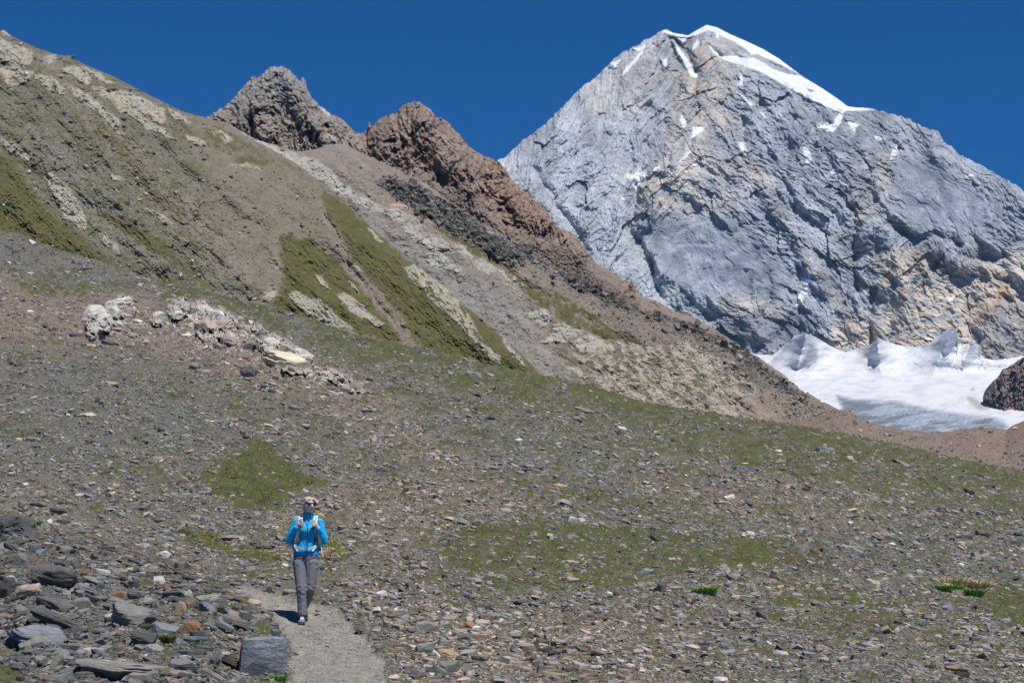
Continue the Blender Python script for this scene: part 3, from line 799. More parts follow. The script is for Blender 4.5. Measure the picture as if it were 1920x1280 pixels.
def build_hillside_near():
    top = [(-120, 20), (-40, 50), (0, 58), (8, 57), (20, 66), (26, 70), (50, 82), (75, 92), (100, 101), (120, 105), (132, 104), (140, 112), (165, 124), (210, 142), (250, 163),
           (300, 189), (345, 210), (390, 222), (410, 228), (430, 237), (470, 260), (500, 275), (540, 298), (560, 310), (600, 340), (640, 372), (660, 392),
           (680, 412), (720, 446), (760, 478), (800, 512), (840, 544), (870, 570), (930, 616), (970, 655), (1010, 695), (1060, 735)]
    xs = np.arange(-120, 1060, 1.4)
    yt = curve(top)(xs) + fbm(xs / 6, xs * 0 + 4, 4, .6, 13) * 3.0
    yb = curve([(-120, 520), (0, 500), (120, 540), (300, 590), (500, 640), (750, 700), (900, 740), (1060, 790)])(xs)
    X, Y, S = layer_coords(xs, yb, yt, 400)
    D = hill_near_D(X, Y)
    n9 = fbm(X / 26, Y / 26, 4, .6, 501) * 10; m9 = fbm(X / 26, Y / 26, 4, .6, 505) * 10
    Xn = X + n9; Yn = Y + m9
    al = (X * .72 + Y * .69); ac = (-X * .69 + Y * .72)
    streak = fbm(ac / 10 + 2.2 * fbm(al / 130, ac / 130, 2, .5, 507), al / 130, 4, .6, 511)
    med = fbm(X / 34, Y / 34, 5, .6, 513); fine = fbm(X / 3.4, Y / 3, 4, .7, 517); mid = fbm(X / 10, Y / 8, 4, .65, 519)
    ed, val = slab_relief(X, Y, R(40), 20, 8, 13)
    left = sstep(420, 330, X + (Y - 300) * -.35)
    green = np.zeros(X.shape)
    for p, k in (([(-120, 250), (0, 290), (15, 300), (40, 325), (65, 360), (105, 405), (150, 445), (190, 475), (232, 505), (160, 495), (100, 475), (40, 450), (-120, 440)], 1.1),
                 ([(0, 268), (30, 290), (70, 315), (105, 338), (112, 350), (85, 345), (50, 325), (20, 310), (0, 290)], .85),
                 ([(165, 395), (205, 400), (250, 415), (300, 445), (345, 490), (385, 520), (420, 548), (380, 545), (330, 505), (280, 470), (235, 440), (185, 410)], .95),
                 ([(232, 460), (262, 482), (255, 488), (232, 475)], .9),
                 ([(285, 500), (330, 520), (380, 548), (340, 540), (300, 525)], .9),
                 ([(597, 345), (640, 376), (680, 412), (720, 446), (760, 480), (800, 514), (870, 572), (930, 620), (1010, 698), (960, 700), (870, 672), (800, 660), (775, 640), (745, 585), (700, 530), (655, 480), (648, 460), (632, 425), (610, 395)], 1.08),
                 ([(520, 445), (545, 440), (575, 447), (600, 462), (625, 480), (655, 510), (690, 548), (730, 590), (765, 645), (700, 635), (640, 615), (570, 595), (510, 578), (526, 540), (534, 510), (526, 480)], 1.08),
                 ([(395, 224), (440, 246), (500, 276), (560, 312), (598, 342), (590, 350), (545, 325), (500, 305), (460, 290), (430, 300), (400, 280), (350, 262), (310, 232), (330, 222), (380, 240)], .62),
                 ([(425, 300), (460, 290), (520, 300), (500, 314), (450, 308)], .85),
                 ([(130, 180), (180, 200), (230, 250), (260, 290), (300, 330), (340, 380), (380, 430), (350, 430), (300, 400), (260, 370), (220, 320), (170, 250)], .6),
                 ([(0, 120), (60, 115), (110, 140), (160, 170), (150, 190), (100, 170), (70, 150), (0, 140)], .5),
                 ([(60, 85), (100, 105), (200, 145), (290, 190), (350, 220), (300, 215), (220, 165), (130, 125), (80, 105)], .5),
                 ([(500, 400), (600, 400), (640, 440), (600, 450), (520, 430)], .42),
                 ([(70, 360), (130, 420), (215, 480), (150, 450), (90, 390)], .6),
                 ([(60, 200), (130, 210), (200, 300), (160, 330), (90, 260)], .4)):
        green = np.maximum(green, poly(Xn + 8 * mid, Yn + 8 * fine, p, 13 if k > .8 else 18) * k)
    gcov = sstep(.30, .78, green * .92 + .60 * mid + .42 * streak + .15 * fine + .12 * med)
    gcov = np.where(green > .01, gcov, 0)
    pale = np.zeros(X.shape)
    for p, k in (([(-60, 60), (0, 75), (20, 82), (55, 93), (60, 112), (45, 130), (20, 118), (0, 112), (-60, 100)], .75),
                 ([(2, 56), (14, 58), (22, 68), (8, 68)], 1),
                 ([(3, 128), (20, 122), (45, 132), (62, 134), (65, 145), (45, 156), (20, 162), (6, 148)], 1.),
                 ([(65, 142), (95, 145), (125, 170), (122, 182), (95, 168), (75, 160)], .7),
                 ([(85, 103), (104, 104), (106, 112), (92, 120), (83, 112)], 1.),
                 ([(112, 126), (148, 124), (166, 140), (172, 150), (160, 158), (140, 146), (122, 136)], .9),
                 ([(150, 122), (180, 134), (218, 156), (205, 156), (175, 143)], .9),
                 ([(172, 164), (200, 166), (215, 168), (248, 172), (275, 186), (306, 208), (313, 222), (306, 230), (290, 224), (280, 215), (255, 215), (235, 200), (213, 192), (200, 188), (180, 175)], 1.04),
                 ([(212, 192), (250, 208), (285, 228), (303, 240), (330, 262), (305, 254), (275, 240), (240, 215), (220, 205)], .8),
                 ([(128, 166), (150, 168), (175, 186), (210, 214), (236, 250), (222, 250), (196, 224), (160, 194), (140, 180)], .75),
                 ([(0, 254), (20, 268), (60, 292), (52, 300), (24, 284), (0, 264)], .8),
                 ([(82, 326), (98, 322), (115, 340), (135, 355), (148, 385), (160, 402), (163, 426), (152, 432), (140, 418), (120, 404), (108, 378), (92, 352)], .95),
                 ([(348, 254), (365, 252), (386, 266), (382, 275), (362, 270)], .9),
                 ([(310, 205), (345, 215), (360, 230), (330, 225)], .7),
                 ([(395, 235), (425, 255), (440, 268), (420, 268), (400, 252)], .55),
                 ([(210, 325), (232, 328), (232, 338), (215, 336)], .9),
                 ([(189, 436), (198, 434), (207, 452), (202, 462), (192, 450)], 1.),
                 ([(208, 452), (220, 456), (222, 470), (208, 466)], 1.),
                 ([(540, 550), (556, 544), (570, 556), (600, 562), (628, 588), (650, 610), (668, 620), (640, 616), (605, 606), (575, 584), (548, 566)], 1.),
                 ([(628, 552), (645, 548), (664, 564), (680, 576), (700, 590), (722, 608), (712, 614), (690, 600), (665, 586), (640, 570)], .92),
                 ([(590, 512), (602, 520), (618, 538), (608, 538), (595, 526)], .8),
                 ([(656, 528), (668, 534), (678, 550), (668, 545)], .8),
                 ([(656, 495), (664, 498), (680, 506), (668, 514), (658, 506)], .8),
                 ([(755, 500), (775, 498), (810, 515), (845, 548), (880, 590), (905, 640), (890, 640), (860, 606), (820, 570), (780, 535)], .62),
                 ([(688, 425), (700, 432), (720, 456), (710, 456)], .8),
                 ([(900, 640), (915, 650), (935, 668), (940, 680), (925, 676), (908, 660)], .9),
                 ([(935, 620), (960, 650), (992, 690), (975, 680), (950, 655)], .6),
                 ([(495, 553), (515, 545), (518, 556), (505, 564), (492, 562)], .9),
                 ([(500, 486), (515, 482), (536, 500), (520, 502)], .5),
                 ([(430, 308), (465, 306), (495, 318), (470, 316), (440, 316)], .6),
                 ([(266, 385), (300, 400), (325, 420), (300, 412)], .6)):
        pm = poly(Xn, Yn, p, 2.2)
        if k < 1.:
            pm = pm * sstep(1 - k - .12, 1 - k + .12, .5 + .9 * fbm(ac / 9 + 40, al / 20, 4, .6, 531))
        pale = np.maximum(pale, pm)
    speck = sstep(.50, .62, fbm(X / 6, Y / 3.4, 3, .6, 551) + .2 * left)
    gully = line(Xn, Yn, [(604, 395), (625, 430), (640, 462), (658, 500), (690, 545), (720, 585), (745, 615), (768, 650)], 5.5)
    h = 3.4 * fbm(ac / 70, al / 190, 3, .5, 541) + 1.0 * med + .2 * mid + .11 * fine
    h += .55 * streak * (.25 + .75 * left) * (1 - .8 * gcov)
    ed2, val2 = slab_relief(X, Y, R(48), 8, 4, 17)
    fs = facets((X + n9) / 22, (Y + m9) / 14, 21) + .5 * facets((X + n9) / 9, (Y + m9) / 6, 22)
    h += pale * (.25 + .40 * fs) + speck * .25 - gully * .7
    h += .3 * left * ridged(ac / 26, al / 60, 4, .6, 545) * (1 - .8 * gcov)
    h += (.08 + .26 * left) * (1 - gcov) * facets((X + n9) / 30, (Y + m9) / 20, 25)
    h += .5 * gcov * fbm(ac / 6, al / 18, 3, .6, 547)
    h -= S ** 12 * 5
    P = ray(X, Y) * (D - h)[..., None]
    P0 = P
    c = np.zeros(X.shape + (3,)) + np.array([.20, .168, .132])
    c = mixc(c, (.145, .138, .108), left * .7)
    c = mixc(c, (.25, .20, .17), poly(X, Y, [(60, 100), (120, 130), (220, 230), (300, 310), (420, 420), (480, 520), (420, 520), (300, 400), (200, 280), (110, 170)], 22) * .7)
    c = mixc(c, (.20, .185, .17), poly(X, Y, [(60, 230), (130, 260), (230, 400), (360, 500), (480, 570), (400, 560), (200, 450), (100, 330)], 22) * .7)
    c = mixc(c, (.26, .215, .18), sstep(.05, .5, streak) * .45)
    c = mixc(c, (.17, .165, .13), sstep(.05, .45, -streak + .3 * med) * .45)
    c = mixc(c, (.29, .19, .14), poly(X, Y, [(170, 160), (250, 200), (320, 235), (330, 260), (280, 240), (200, 190)], 8) * .25)
    gc = np.array([.092, .092, .026])
    gmix = mixc(np.zeros(X.shape + (3,)) + gc, (.105, .078, .032), sstep(-.05, .45, streak + .35 * med) * .75)
    gmix = mixc(gmix, (.066, .080, .022), sstep(.05, .5, -streak) * .6)
    c = c * (1 - gcov[..., None] * .94) + gmix * gcov[..., None] * .94
    c = mixc(c, (.105, .11, .042), (.30 + .70 * left) * sstep(-.1, .25, mid + .6 * med + .4 * streak) * (1 - gcov) * .9)
    c = mixc(c, (.37, .35, .285), pale * (.75 + .25 * val))
    c = mixc(c, (.43, .335, .26), pale * sstep(-.1, .4, med) * .6)
    c = mixc(c, (.37, .37, .35), pale * sstep(.1, .5, -med) * .45)
    c = mixc(c, (.12, .115, .06), pale * np.maximum(sstep(.10, .02, ed * .8 + .35 * np.abs(mid) + .15 * val) * .6, sstep(.15, .55, mid + .4 * fine) * .55))
    c = mixc(c, (.34, .315, .27), speck * (1 - gcov * .7) * .65 * (.5 + .5 * left))
    c = mixc(c, (.255, .19, .155), gully * .9)
    c *= (.90 * (1 + .30 * fine * (1 - .45 * gcov)) * (1 + .35 * mid))[..., None]
    c = np.clip(c, .015, .6); c0 = c
    P, c = with_back(P, c)
    m = rock_mat("near_hillside_ground", .5, .8, .35, var=.18, scale2=2.5)
    tag(grid_obj("hillside", P, c, m, smooth=False), kind="structure")
    keep = (1 - gcov * .75) * (.35 + .65 * sstep(-.2, .4, mid)) * (.4 + .8 * left)
    return P0, c0, keep, pale


hf = build_hillside_far()
hn = build_hillside_near()


# ------------------------------------------------------------------ brown moraine on the valley floor
def build_moraine():
    top = [(1380, 800), (1440, 792), (1500, 786), (1540, 778), (1570, 770), (1592, 768), (1620, 788), (1650, 798), (1700, 806), (1760, 809), (1800, 806), (1830, 800), (1860, 802),
           (1886, 805), (1900, 797), (1925, 786), (1980, 770), (2250, 700)]
    xs = np.arange(1380, 2250, 1.6)
    yt = curve(top)(xs) + fbm(xs / 30, xs * 0, 3, .6, 31) * 3
    yb = curve([(1380, 850), (1600, 880), (1800, 910), (1920, 930), (2250, 980)])(xs)
    X, Y, S = layer_coords(xs, yb, yt, 110)
    yts = curve(top)(xs)[None]
    Q = np.clip((yb[None] - Y) / (yb[None] - yts), 0, 1)
    D = 118 * (4.2) ** (Q * .85 + .15 * Q ** 8)
    h = D * (.02 * fbm(X / 90, Y / 24, 3, .5, 601) + .003 * fbm(X / 8, Y / 6, 3, .6, 605)) * (1 - Q ** 4)
    P = ray(X, Y) * (D - h)[..., None]
    n = fbm(X / 30, Y / 10, 4, .6, 607)
    c = np.zeros(X.shape + (3,)) + np.array([.20, .15, .12])
    c = mixc(c, (.26, .19, .15), sstep(0, .5, n) * .7)
    c = mixc(c, (.14, .125, .11), sstep(0, .5, -n) * .6)
    c = mixc(c, (.38, .35, .31), sstep(.42, .5, fbm(X / 4, Y / 2.5, 3, .6, 609)) * .8)
    c *= (1 + .4 * fbm(X / 3, Y / 2, 3, .7, 611))[..., None]
    P0 = P
    P, c = with_back(P, c, drop=.12)
    m = rock_mat("moraine_ground", .8, .9, .4, var=.25)
    tag(grid_obj("moraine", P, np.clip(c, .02, .6), m, smooth=False), kind="structure")
    return P0


mo = build_moraine()

# ------------------------------------------------------------------ the near slope of scree and turf
CREST = curve([(-900, 380), (-320, 405), (0, 434), (50, 442), (110, 470), (170, 485), (220, 499), (260, 520), (300, 531), (350, 541), (400, 551),
               (450, 566), (500, 576), (560, 594), (620, 614), (680, 634), (740, 645), (800, 655), (860, 673),
               (900, 684), (960, 694), (1010, 704), (1070, 715), (1130, 731), (1200, 754), (1260, 765), (1330, 775),
               (1400, 785), (1480, 797), (1540, 806), (1600, 818), (1700, 838), (1800, 862), (1920, 884), (2240, 940), (2900, 1020)])
DCREST = curve([(-900, 120), (0, 100), (500, 82), (1000, 78), (1500, 88), (1920, 105), (2900, 120)])
DN = 20.5


def slope_D(px, py):
    """distance of the near slope along the view axis for a photo pixel"""
    px = np.asarray(px, float); py = np.asarray(py, float)
    t = (1300 - py) / (1300 - CREST(px))
    L = np.log(DCREST(px) / DN)
    tt = np.clip(t, -1, 1.0)
    D = DN * np.exp(L * (.86 * tt + .14 * np.abs(tt) ** 9 * np.sign(tt)))
    # humps and hollows (metres nearer / farther)
    hump = .030 * fbm(px / 230, py / 110, 3, .5, 701) + .016 * fbm(px / 60, py / 26, 3, .5, 705)
    edge = sstep(1.0, .9, t)
    # the rock pile at the lower left stands up from the slope
    pile = poly(px, py, [(-300, 960), (0, 985), (120, 1000), (280, 1030), (420, 1090), (470, 1130), (530, 1190), (430, 1200), (400, 1400), (-300, 1400)], 35) if px.ndim else 0
    D = D * (1 - hump * edge - .035 * pile)
    return D


def slope_P(px, py):
    return ray(px, py) * slope_D(px, py)[..., None]


GREEN = [([(388, 885), (410, 865), (440, 850), (462, 826), (500, 822), (520, 835), (545, 862), (560, 885), (600, 893), (612, 900), (600, 918), (560, 920), (530, 945), (480, 962), (430, 950), (395, 925)], .95),
         ([(460, 776), (560, 790), (600, 800), (545, 812), (480, 806)], .5),
         ([(450, 575), (620, 625), (800, 665), (1000, 712), (1130, 740), (1260, 772), (1200, 790), (1050, 745), (900, 715), (760, 690), (600, 640), (470, 600)], .55),
         ([(320, 535), (400, 552), (560, 596), (560, 606), (420, 570), (330, 548)], .75),
         ([(770, 655), (880, 680), (960, 695), (960, 706), (860, 690), (790, 672)], .8),
         ([(860, 702), (960, 712), (955, 720), (880, 712)], .85),
         ([(815, 1015), (860, 990), (905, 978), (1000, 972), (1100, 978), (1230, 985), (1300, 1000), (1400, 1008), (1480, 1018), (1530, 1040), (1560, 1062), (1510, 1075), (1440, 1060), (1400, 1075), (1330, 1070), (1250, 1085), (1180, 1110), (1090, 1095), (1000, 1110), (940, 1100), (880, 1085), (830, 1050)], .72),
         ([(1390, 1010), (1440, 1012), (1460, 1030), (1500, 1050), (1450, 1062), (1400, 1040)], .9),
         ([(1440, 1115), (1470, 1105), (1510, 1112), (1515, 1130), (1480, 1142), (1445, 1135)], .95),
         ([(1500, 1085), (1580, 1090), (1650, 1120), (1710, 1150), (1712, 1180), (1650, 1190), (1590, 1180), (1540, 1190), (1460, 1180), (1440, 1150), (1520, 1140)], .62),
         ([(1840, 1110), (1920, 1085), (2100, 1080), (2100, 1210), (1920, 1200), (1880, 1165), (1850, 1140)], .85),
         ([(1300, 800), (1420, 800), (1560, 822), (1700, 860), (1850, 910), (2100, 950), (2100, 985), (1900, 965), (1760, 950), (1620, 930), (1500, 905), (1400, 880), (1300, 860), (1200, 850), (1220, 820)], .62),
         ([(840, 730), (960, 735), (1050, 745), (1180, 765), (1300, 790), (1320, 830), (1200, 850), (1100, 830), (1000, 790), (900, 760)], .45),
         ([(1020, 905), (1100, 912), (1190, 928), (1300, 935), (1400, 950), (1300, 965), (1180, 960), (1080, 940), (1010, 925)], .58),
         ([(345, 992), (400, 998), (440, 1012), (480, 1025), (530, 1040), (540, 1058), (500, 1066), (440, 1045), (390, 1035), (350, 1015)], .8),
         ([(520, 965), (545, 975), (535, 1000), (505, 990)], .5),
         ([(598, 1000), (625, 1002), (650, 1020), (648, 1048), (620, 1056), (600, 1045)], .72),
         ([(-100, 785), (30, 790), (80, 805), (75, 830), (0, 835), (-100, 835)], .6),
         ([(190, 855), (260, 845), (310, 860), (330, 890), (280, 905), (200, 890)], .5),
         ([(420, 760), (480, 770), (470, 790), (420, 782)], .5),
         ([(290, 725), (350, 735), (370, 748), (320, 748)], .75),
         ([(605, 838), (630, 842), (652, 855), (625, 852)], .85),
         ([(590, 785), (612, 784), (612, 792), (592, 793)], .9),
         ([(1060, 925), (1100, 925), (1115, 938), (1080, 945)], .85),
         ([(1070, 1005), (1100, 1015), (1150, 1060), (1110, 1070), (1060, 1050)], .5),
         ([(1555, 1032), (1585, 1034), (1582, 1044), (1558, 1046)], .9),
         ([(1800, 1195), (1850, 1200), (1890, 1220), (1840, 1240), (1790, 1215)], .6),
         ([(1350, 1245), (1385, 1245), (1388, 1262), (1355, 1262)], .7),
         ([(1620, 920), (1680, 915), (1700, 930), (1640, 935)], .7),
         ([(1000, 1240), (1020, 1230), (1030, 1236)], .6),
         ([(0, 935), (60, 930), (90, 945), (60, 955), (0, 950)], .45),
         ([(20, 505), (120, 500), (230, 525), (300, 545), (240, 560), (150, 565), (60, 550), (20, 530)], .55),
         ([(0, 478), (60, 480), (180, 500), (160, 510), (40, 495)], .5),
         ([(480, 560), (560, 590), (540, 594), (470, 572)], .6),
         ([(405, 1120), (450, 1122), (480, 1145), (505, 1168), (545, 1190), (540, 1200), (490, 1190), (440, 1165), (405, 1150)], .72),
         ([(378, 1075), (410, 1080), (430, 1095), (420, 1105), (390, 1100)], .75),
         ([(210, 1045), (250, 1050), (240, 1062), (215, 1058)], .8),
         ([(220, 1080), (260, 1072), (300, 1090), (290, 1108), (240, 1100)], .8),
         ([(55, 1005), (90, 1012), (110, 1030), (70, 1030)], .75),
         ([(282, 1172), (315, 1178), (330, 1200), (325, 1235), (300, 1245), (284, 1215)], .85),
         ([(-50, 1240), (30, 1250), (55, 1285), (-50, 1290)], .9),
         ([(350, 1180), (375, 1190), (380, 1210), (360, 1200)], .9),
         ([(730, 1185), (770, 1200), (830, 1240), (870, 1290), (800, 1290), (760, 1240)], .48),
         ([(690, 1190), (710, 1180), (735, 1200), (715, 1205)], .7),
         ([(600, 1095), (680, 1080), (760, 1095), (700, 1110), (620, 1105)], .42),
         ([(780, 1105), (820, 1110), (815, 1118), (785, 1115)], .8),
         ([(430, 895), (470, 880), (520, 890), (500, 915), (450, 915)], .9)]
PATH = [(428, 1088), (455, 1092), (490, 1103), (520, 1112), (560, 1122), (610, 1130), (632, 1140), (656, 1158), (680, 1178), (702, 1202), (716, 1230), (726, 1260), (738, 1310),
        (530, 1310), (545, 1265), (545, 1230), (545, 1205), (520, 1175), (497, 1145), (480, 1128), (455, 1112)]
PATH2 = [(-200, 915), (0, 926), (50, 938), (110, 960), (180, 985), (235, 1006), (255, 1022), (225, 1018), (170, 1002), (110, 988), (50, 972), (0, 955), (-200, 940)]


def slope_masks(px, py, seed=0):
    nx = fbm(px / 60, py / 22, 5, .65, 711) * 60; ny = fbm(px / 60, py / 22, 5, .65, 715) * 24
    X = px + nx; Y = py + ny
    g = np.zeros(px.shape)
    for p, k in GREEN:
        g = np.maximum(g, poly(X, Y, p, 12) * k)
    band = sstep(0, 1, 1 - (py - CREST(px)) / 90) * .26 * (px > 300) + .34 + .10 * sstep(300, 900, px)
    g = np.maximum(g, band)
    n = fbm(px / 14, py / 5.5, 4, .62, 721)
    n2 = fbm(px / 60, py / 24, 3, .6, 723)
    g = sstep(.34, .70, g * .92 + .80 * n + .40 * n2)
    path = np.maximum(poly(px + nx * .30 + 10 * fbm(px / 9, py / 6, 3, .6, 717), py + ny * .4, PATH, 7), poly(px + nx * .3, py + ny * .3, PATH2, 4) * .28)
    g = g * (1 - path)
    pink = np.zeros(px.shape)
    for p, k in (([(-100, 500), (60, 510), (150, 560), (260, 545), (420, 565), (560, 650), (700, 730), (860, 830), (930, 885), (820, 880), (700, 830), (560, 745), (400, 700), (250, 655), (100, 640), (-100, 640)], 1.),
                 ([(600, 900), (900, 900), (1010, 940), (1000, 965), (850, 970), (750, 1060), (640, 1000)], .7),
                 ([(700, 1130), (1300, 1150), (1300, 1290), (760, 1290)], .55),
                 ([(1200, 920), (1420, 880), (1620, 940), (1700, 990), (1450, 990)], .5)):
        pink = np.maximum(pink, poly(X, Y, p, 22) * k)
    grey = np.zeros(px.shape)
    for p, k in (([(-100, 670), (100, 690), (330, 720), (420, 800), (300, 860), (-100, 900)], .8),
                 ([(700, 780), (900, 780), (1150, 850), (1100, 900), (900, 870)], .9),
                 ([(1350, 985), (1700, 1000), (2100, 1020), (2100, 1100), (1800, 1080), (1550, 1050)], .8),
                 ([(-100, 440), (100, 460), (300, 540), (620, 620), (1000, 700), (1000, 720), (600, 650), (250, 560), (-100, 500)], .8),
                 ([(-100, 980), (200, 1020), (450, 1120), (430, 1290), (-100, 1290)], .85)):
        grey = np.maximum(grey, poly(X, Y, p, 22) * k)
    return g, path, pink, grey, n


OUT = [[(162, 600), (180, 583), (205, 568), (225, 553), (247, 556), (250, 570), (236, 585), (242, 600), (218, 610), (202, 622), (184, 627), (172, 642), (162, 618)],
       [(314, 582), (320, 564), (345, 558), (358, 570), (352, 592), (335, 602), (318, 602)],
       [(284, 602), (298, 588), (310, 600), (302, 614), (286, 610)],
       [(360, 568), (380, 563), (398, 580), (412, 578), (432, 588), (448, 600), (444, 618), (440, 640), (427, 650), (410, 642), (395, 657), (378, 640), (364, 618)],
       [(455, 640), (475, 630), (490, 638), (502, 628), (517, 626), (542, 640), (562, 655), (582, 675), (592, 690), (577, 702), (545, 702), (518, 692), (498, 672), (488, 655)],
       [(470, 606), (490, 610), (503, 628), (488, 634), (474, 620)],
       [(588, 690), (615, 688), (642, 700), (664, 715), (676, 734), (660, 738), (628, 718), (600, 705)]]


def build_slope():
    xs = np.concatenate([np.linspace(-900, -20, 90, endpoint=False), np.arange(-20, 1945, 1.9), np.linspace(1945, 2900, 90)])
    rows = 400
    s = np.linspace(0, 1, rows)
    yb = np.full(xs.shape, 1345.0); yt = CREST(xs)
    X, Y, S = layer_coords(xs, yb, yt, rows)
    g, path, pink, grey, n = slope_masks(X, Y)
    P = slope_P(X, Y)
    P[..., 2] += .03 * fbm(X / 12, Y / 5, 4, .6, 731) * (1 - path * .6) * (P[..., 1] / 26) - .05 * path
    on = fbm(X / 14, Y / 9, 4, .6, 751) * 9; om = fbm(X / 14, Y / 9, 4, .6, 755) * 5
    ocm = np.zeros(X.shape)
    for p in OUT:
        ocm = np.maximum(ocm, poly(X + on, Y + om, p, 3))
    c_, s_ = math.cos(R(-25)), math.sin(R(-25))
    fa = facets((X * c_ - Y * s_) / 15, (X * s_ + Y * c_) / 8, 41, .8); fb = facets((X * c_ - Y * s_) / 6, (X * s_ + Y * c_) / 4, 43, .6)
    P *= (1 - ocm * (.013 + .016 * fa + .007 * fb + .006 * fbm(X / 6, Y / 4, 3, .6, 758)))[..., None]
    P[..., 2] += g * .02 * (P[..., 1] / 26) * (1 + fbm(X / 5, Y / 3, 2, .6, 733))
    c = np.zeros(X.shape + (3,)) + np.array([.165, .148, .122])
    c = mixc(c, (.235, .18, .155), pink * .9)
    c = mixc(c, (.16, .155, .14), grey * .8)
    c = mixc(c, (.10, .082, .06), sstep(.1, .5, -n) * .4 * (1 - pink * .5))
    gc = mixc(np.zeros(X.shape + (3,)) + np.array([.088, .108, .024]), (.075, .062, .026), sstep(-.05, .3, fbm(X / 24, Y / 9, 4, .62, 741)))
    c = c * (1 - .92 * g[..., None]) + gc * .92 * g[..., None]
    opk = fbm(X / 22, Y / 12, 3, .6, 757)
    c = mixc(c, (.46, .44, .41), ocm * .95)
    c = mixc(c, (.44, .345, .30), ocm * sstep(-.1, .25, opk) * sstep(330, 360, X) * .8)
    c = mixc(c, (.52, .41, .27), poly(X + on, Y + om, [(495, 660), (530, 650), (548, 668), (535, 688), (505, 685)], 5) * ocm * .8)
    c = mixc(c, (.16, .14, .12), ocm * sstep(.12, .5, fbm(X / 5, Y / 4, 3, .6, 759)) * .55)
    moss = poly(X, Y, [(1480, 1008), (1512, 1010), (1532, 1016), (1505, 1021), (1482, 1016)], 3)
    c = mixc(c, (.19, .10, .035), moss * .9)
    c = mixc(c, (.09, .075, .05), poly(X + n * 20, Y + n * 8, [(1440, 1035), (1540, 1040), (1600, 1060), (1560, 1080), (1470, 1065)], 6) * .6)
    c = mixc(c, (.265, .245, .215), path * .9)
    c *= (.84 * (1 + .34 * fbm(X / 3.2, Y / 2, 4, .7, 745)) * (1 + .25 * fbm(X / 50, Y / 18, 4, .6, 747)))[..., None]
    c = mixc(c, (.28, .26, .23), path * .7)
    c *= (1 + path * (.3 * fbm(X / 2.4, Y / 1.6, 3, .7, 749) + .3 * fbm(X / 30, Y / 9, 4, .6, 748)))[..., None]
    c = np.clip(c, .015, .5)
    # ground from the camera's feet to the edge of the picture (first rows, fanning out)
    k = 14
    near = np.linspace(0, 1, k, endpoint=False)[:, None]
    xb = np.linspace(-70, 70, len(xs))
    A = np.stack([xb, np.full(xs.shape, -25.0), np.full(xs.shape, -2.6)], -1)
    B = P[0]
    nearP = A[None] * (1 - near[..., None]) + B[None] * near[..., None]
    nearP[..., 2] = (-1.75 - .9 * (1 - near) ** 2) * (1 - near ** 3) + B[None, :, 2] * near ** 3 
    nearC = np.broadcast_to(np.array([.16, .14, .125]), (k, len(xs), 3))
    P = np.concatenate([nearP, P]); c = np.concatenate([nearC, c])
    # behind the crest the ground rolls over and drops into the hollow
    top = P[-1]
    rowsP = [P]; rowsC = [c]
    for dk, dz in ((.01, -.0006), (.03, -.006), (.08, -.028), (.2, -.09), (.5, -.22)):
        q = top.copy(); q[:, :2] *= (1 + dk); q[:, 2] += top[:, 1] * dz
        q[:, 2] += top[:, 2] * 0
        rowsP.append(q[None]); rowsC.append(c[-1:])
    P = np.concatenate(rowsP); c = np.concatenate(rowsC)
    m = rock_mat("slope_ground", 9, .9, .05, var=.3, scale2=45)
    tag(grid_obj("ground", P, c, m, smooth=False), kind="structure")


build_slope()


# ------------------------------------------------------------------ loose stones
def stone_protos(n, flat=(.10, .30), seed=5):
    out = []
    r = random.Random(seed)
    for i in range(n):
        bm = bmesh.new()
        k = r.randint(4, 6); asp = r.uniform(.55, .95); th = r.uniform(*flat)
        tx, ty = r.uniform(-.25, .25), r.uniform(-.2, .2)
        for j in range(k):
            a = 2 * math.pi * (j + r.uniform(-.32, .32)) / k
            rad = r.uniform(.36, .55)
            x, y = math.cos(a) * rad, math.sin(a) * rad * asp
            q = r.uniform(.72, 1.0)
            bm.verts.new((x, y, -th * .5 + r.uniform(-.03, .03)))
            bm.verts.new((x * q, y * q, th * (.5 + tx * x * 2 + ty * y * 2) * r.uniform(.75, 1.1)))
        res = bmesh.ops.convex_hull(bm, input=bm.verts)
        bmesh.ops.delete(bm, geom=[v for v in bm.verts if not v.link_faces], context='VERTS')
        bmesh.ops.triangulate(bm, faces=bm.faces[:])
        bm.verts.index_update()
        V = np.array([v.co[:] for v in bm.verts]); T = np.array([[v.index for v in f.verts] for f in bm.faces])
        bm.free()
        out.append((V, T))
    return out


PROTOS = stone_protos(36)


def frames(nrm, yaw, tilt, tdir):
    """rotation matrices: local z along the (tilted) normal"""
    n = nrm / np.linalg.norm(nrm, axis=1, keepdims=True)
    t = np.stack([np.cos(tdir), np.sin(tdir), np.zeros_like(tdir)], 1)
    z = n + t * np.tan(tilt)[:, None]
    z /= np.linalg.norm(z, axis=1, keepdims=True)
    x = np.stack([np.cos(yaw), np.sin(yaw), np.zeros_like(yaw)], 1)
    x = x - z * (x * z).sum(1, keepdims=True)
    x /= np.linalg.norm(x, axis=1, keepdims=True)
    y = np.cross(z, x)
    return np.stack([x, y, z], 2)


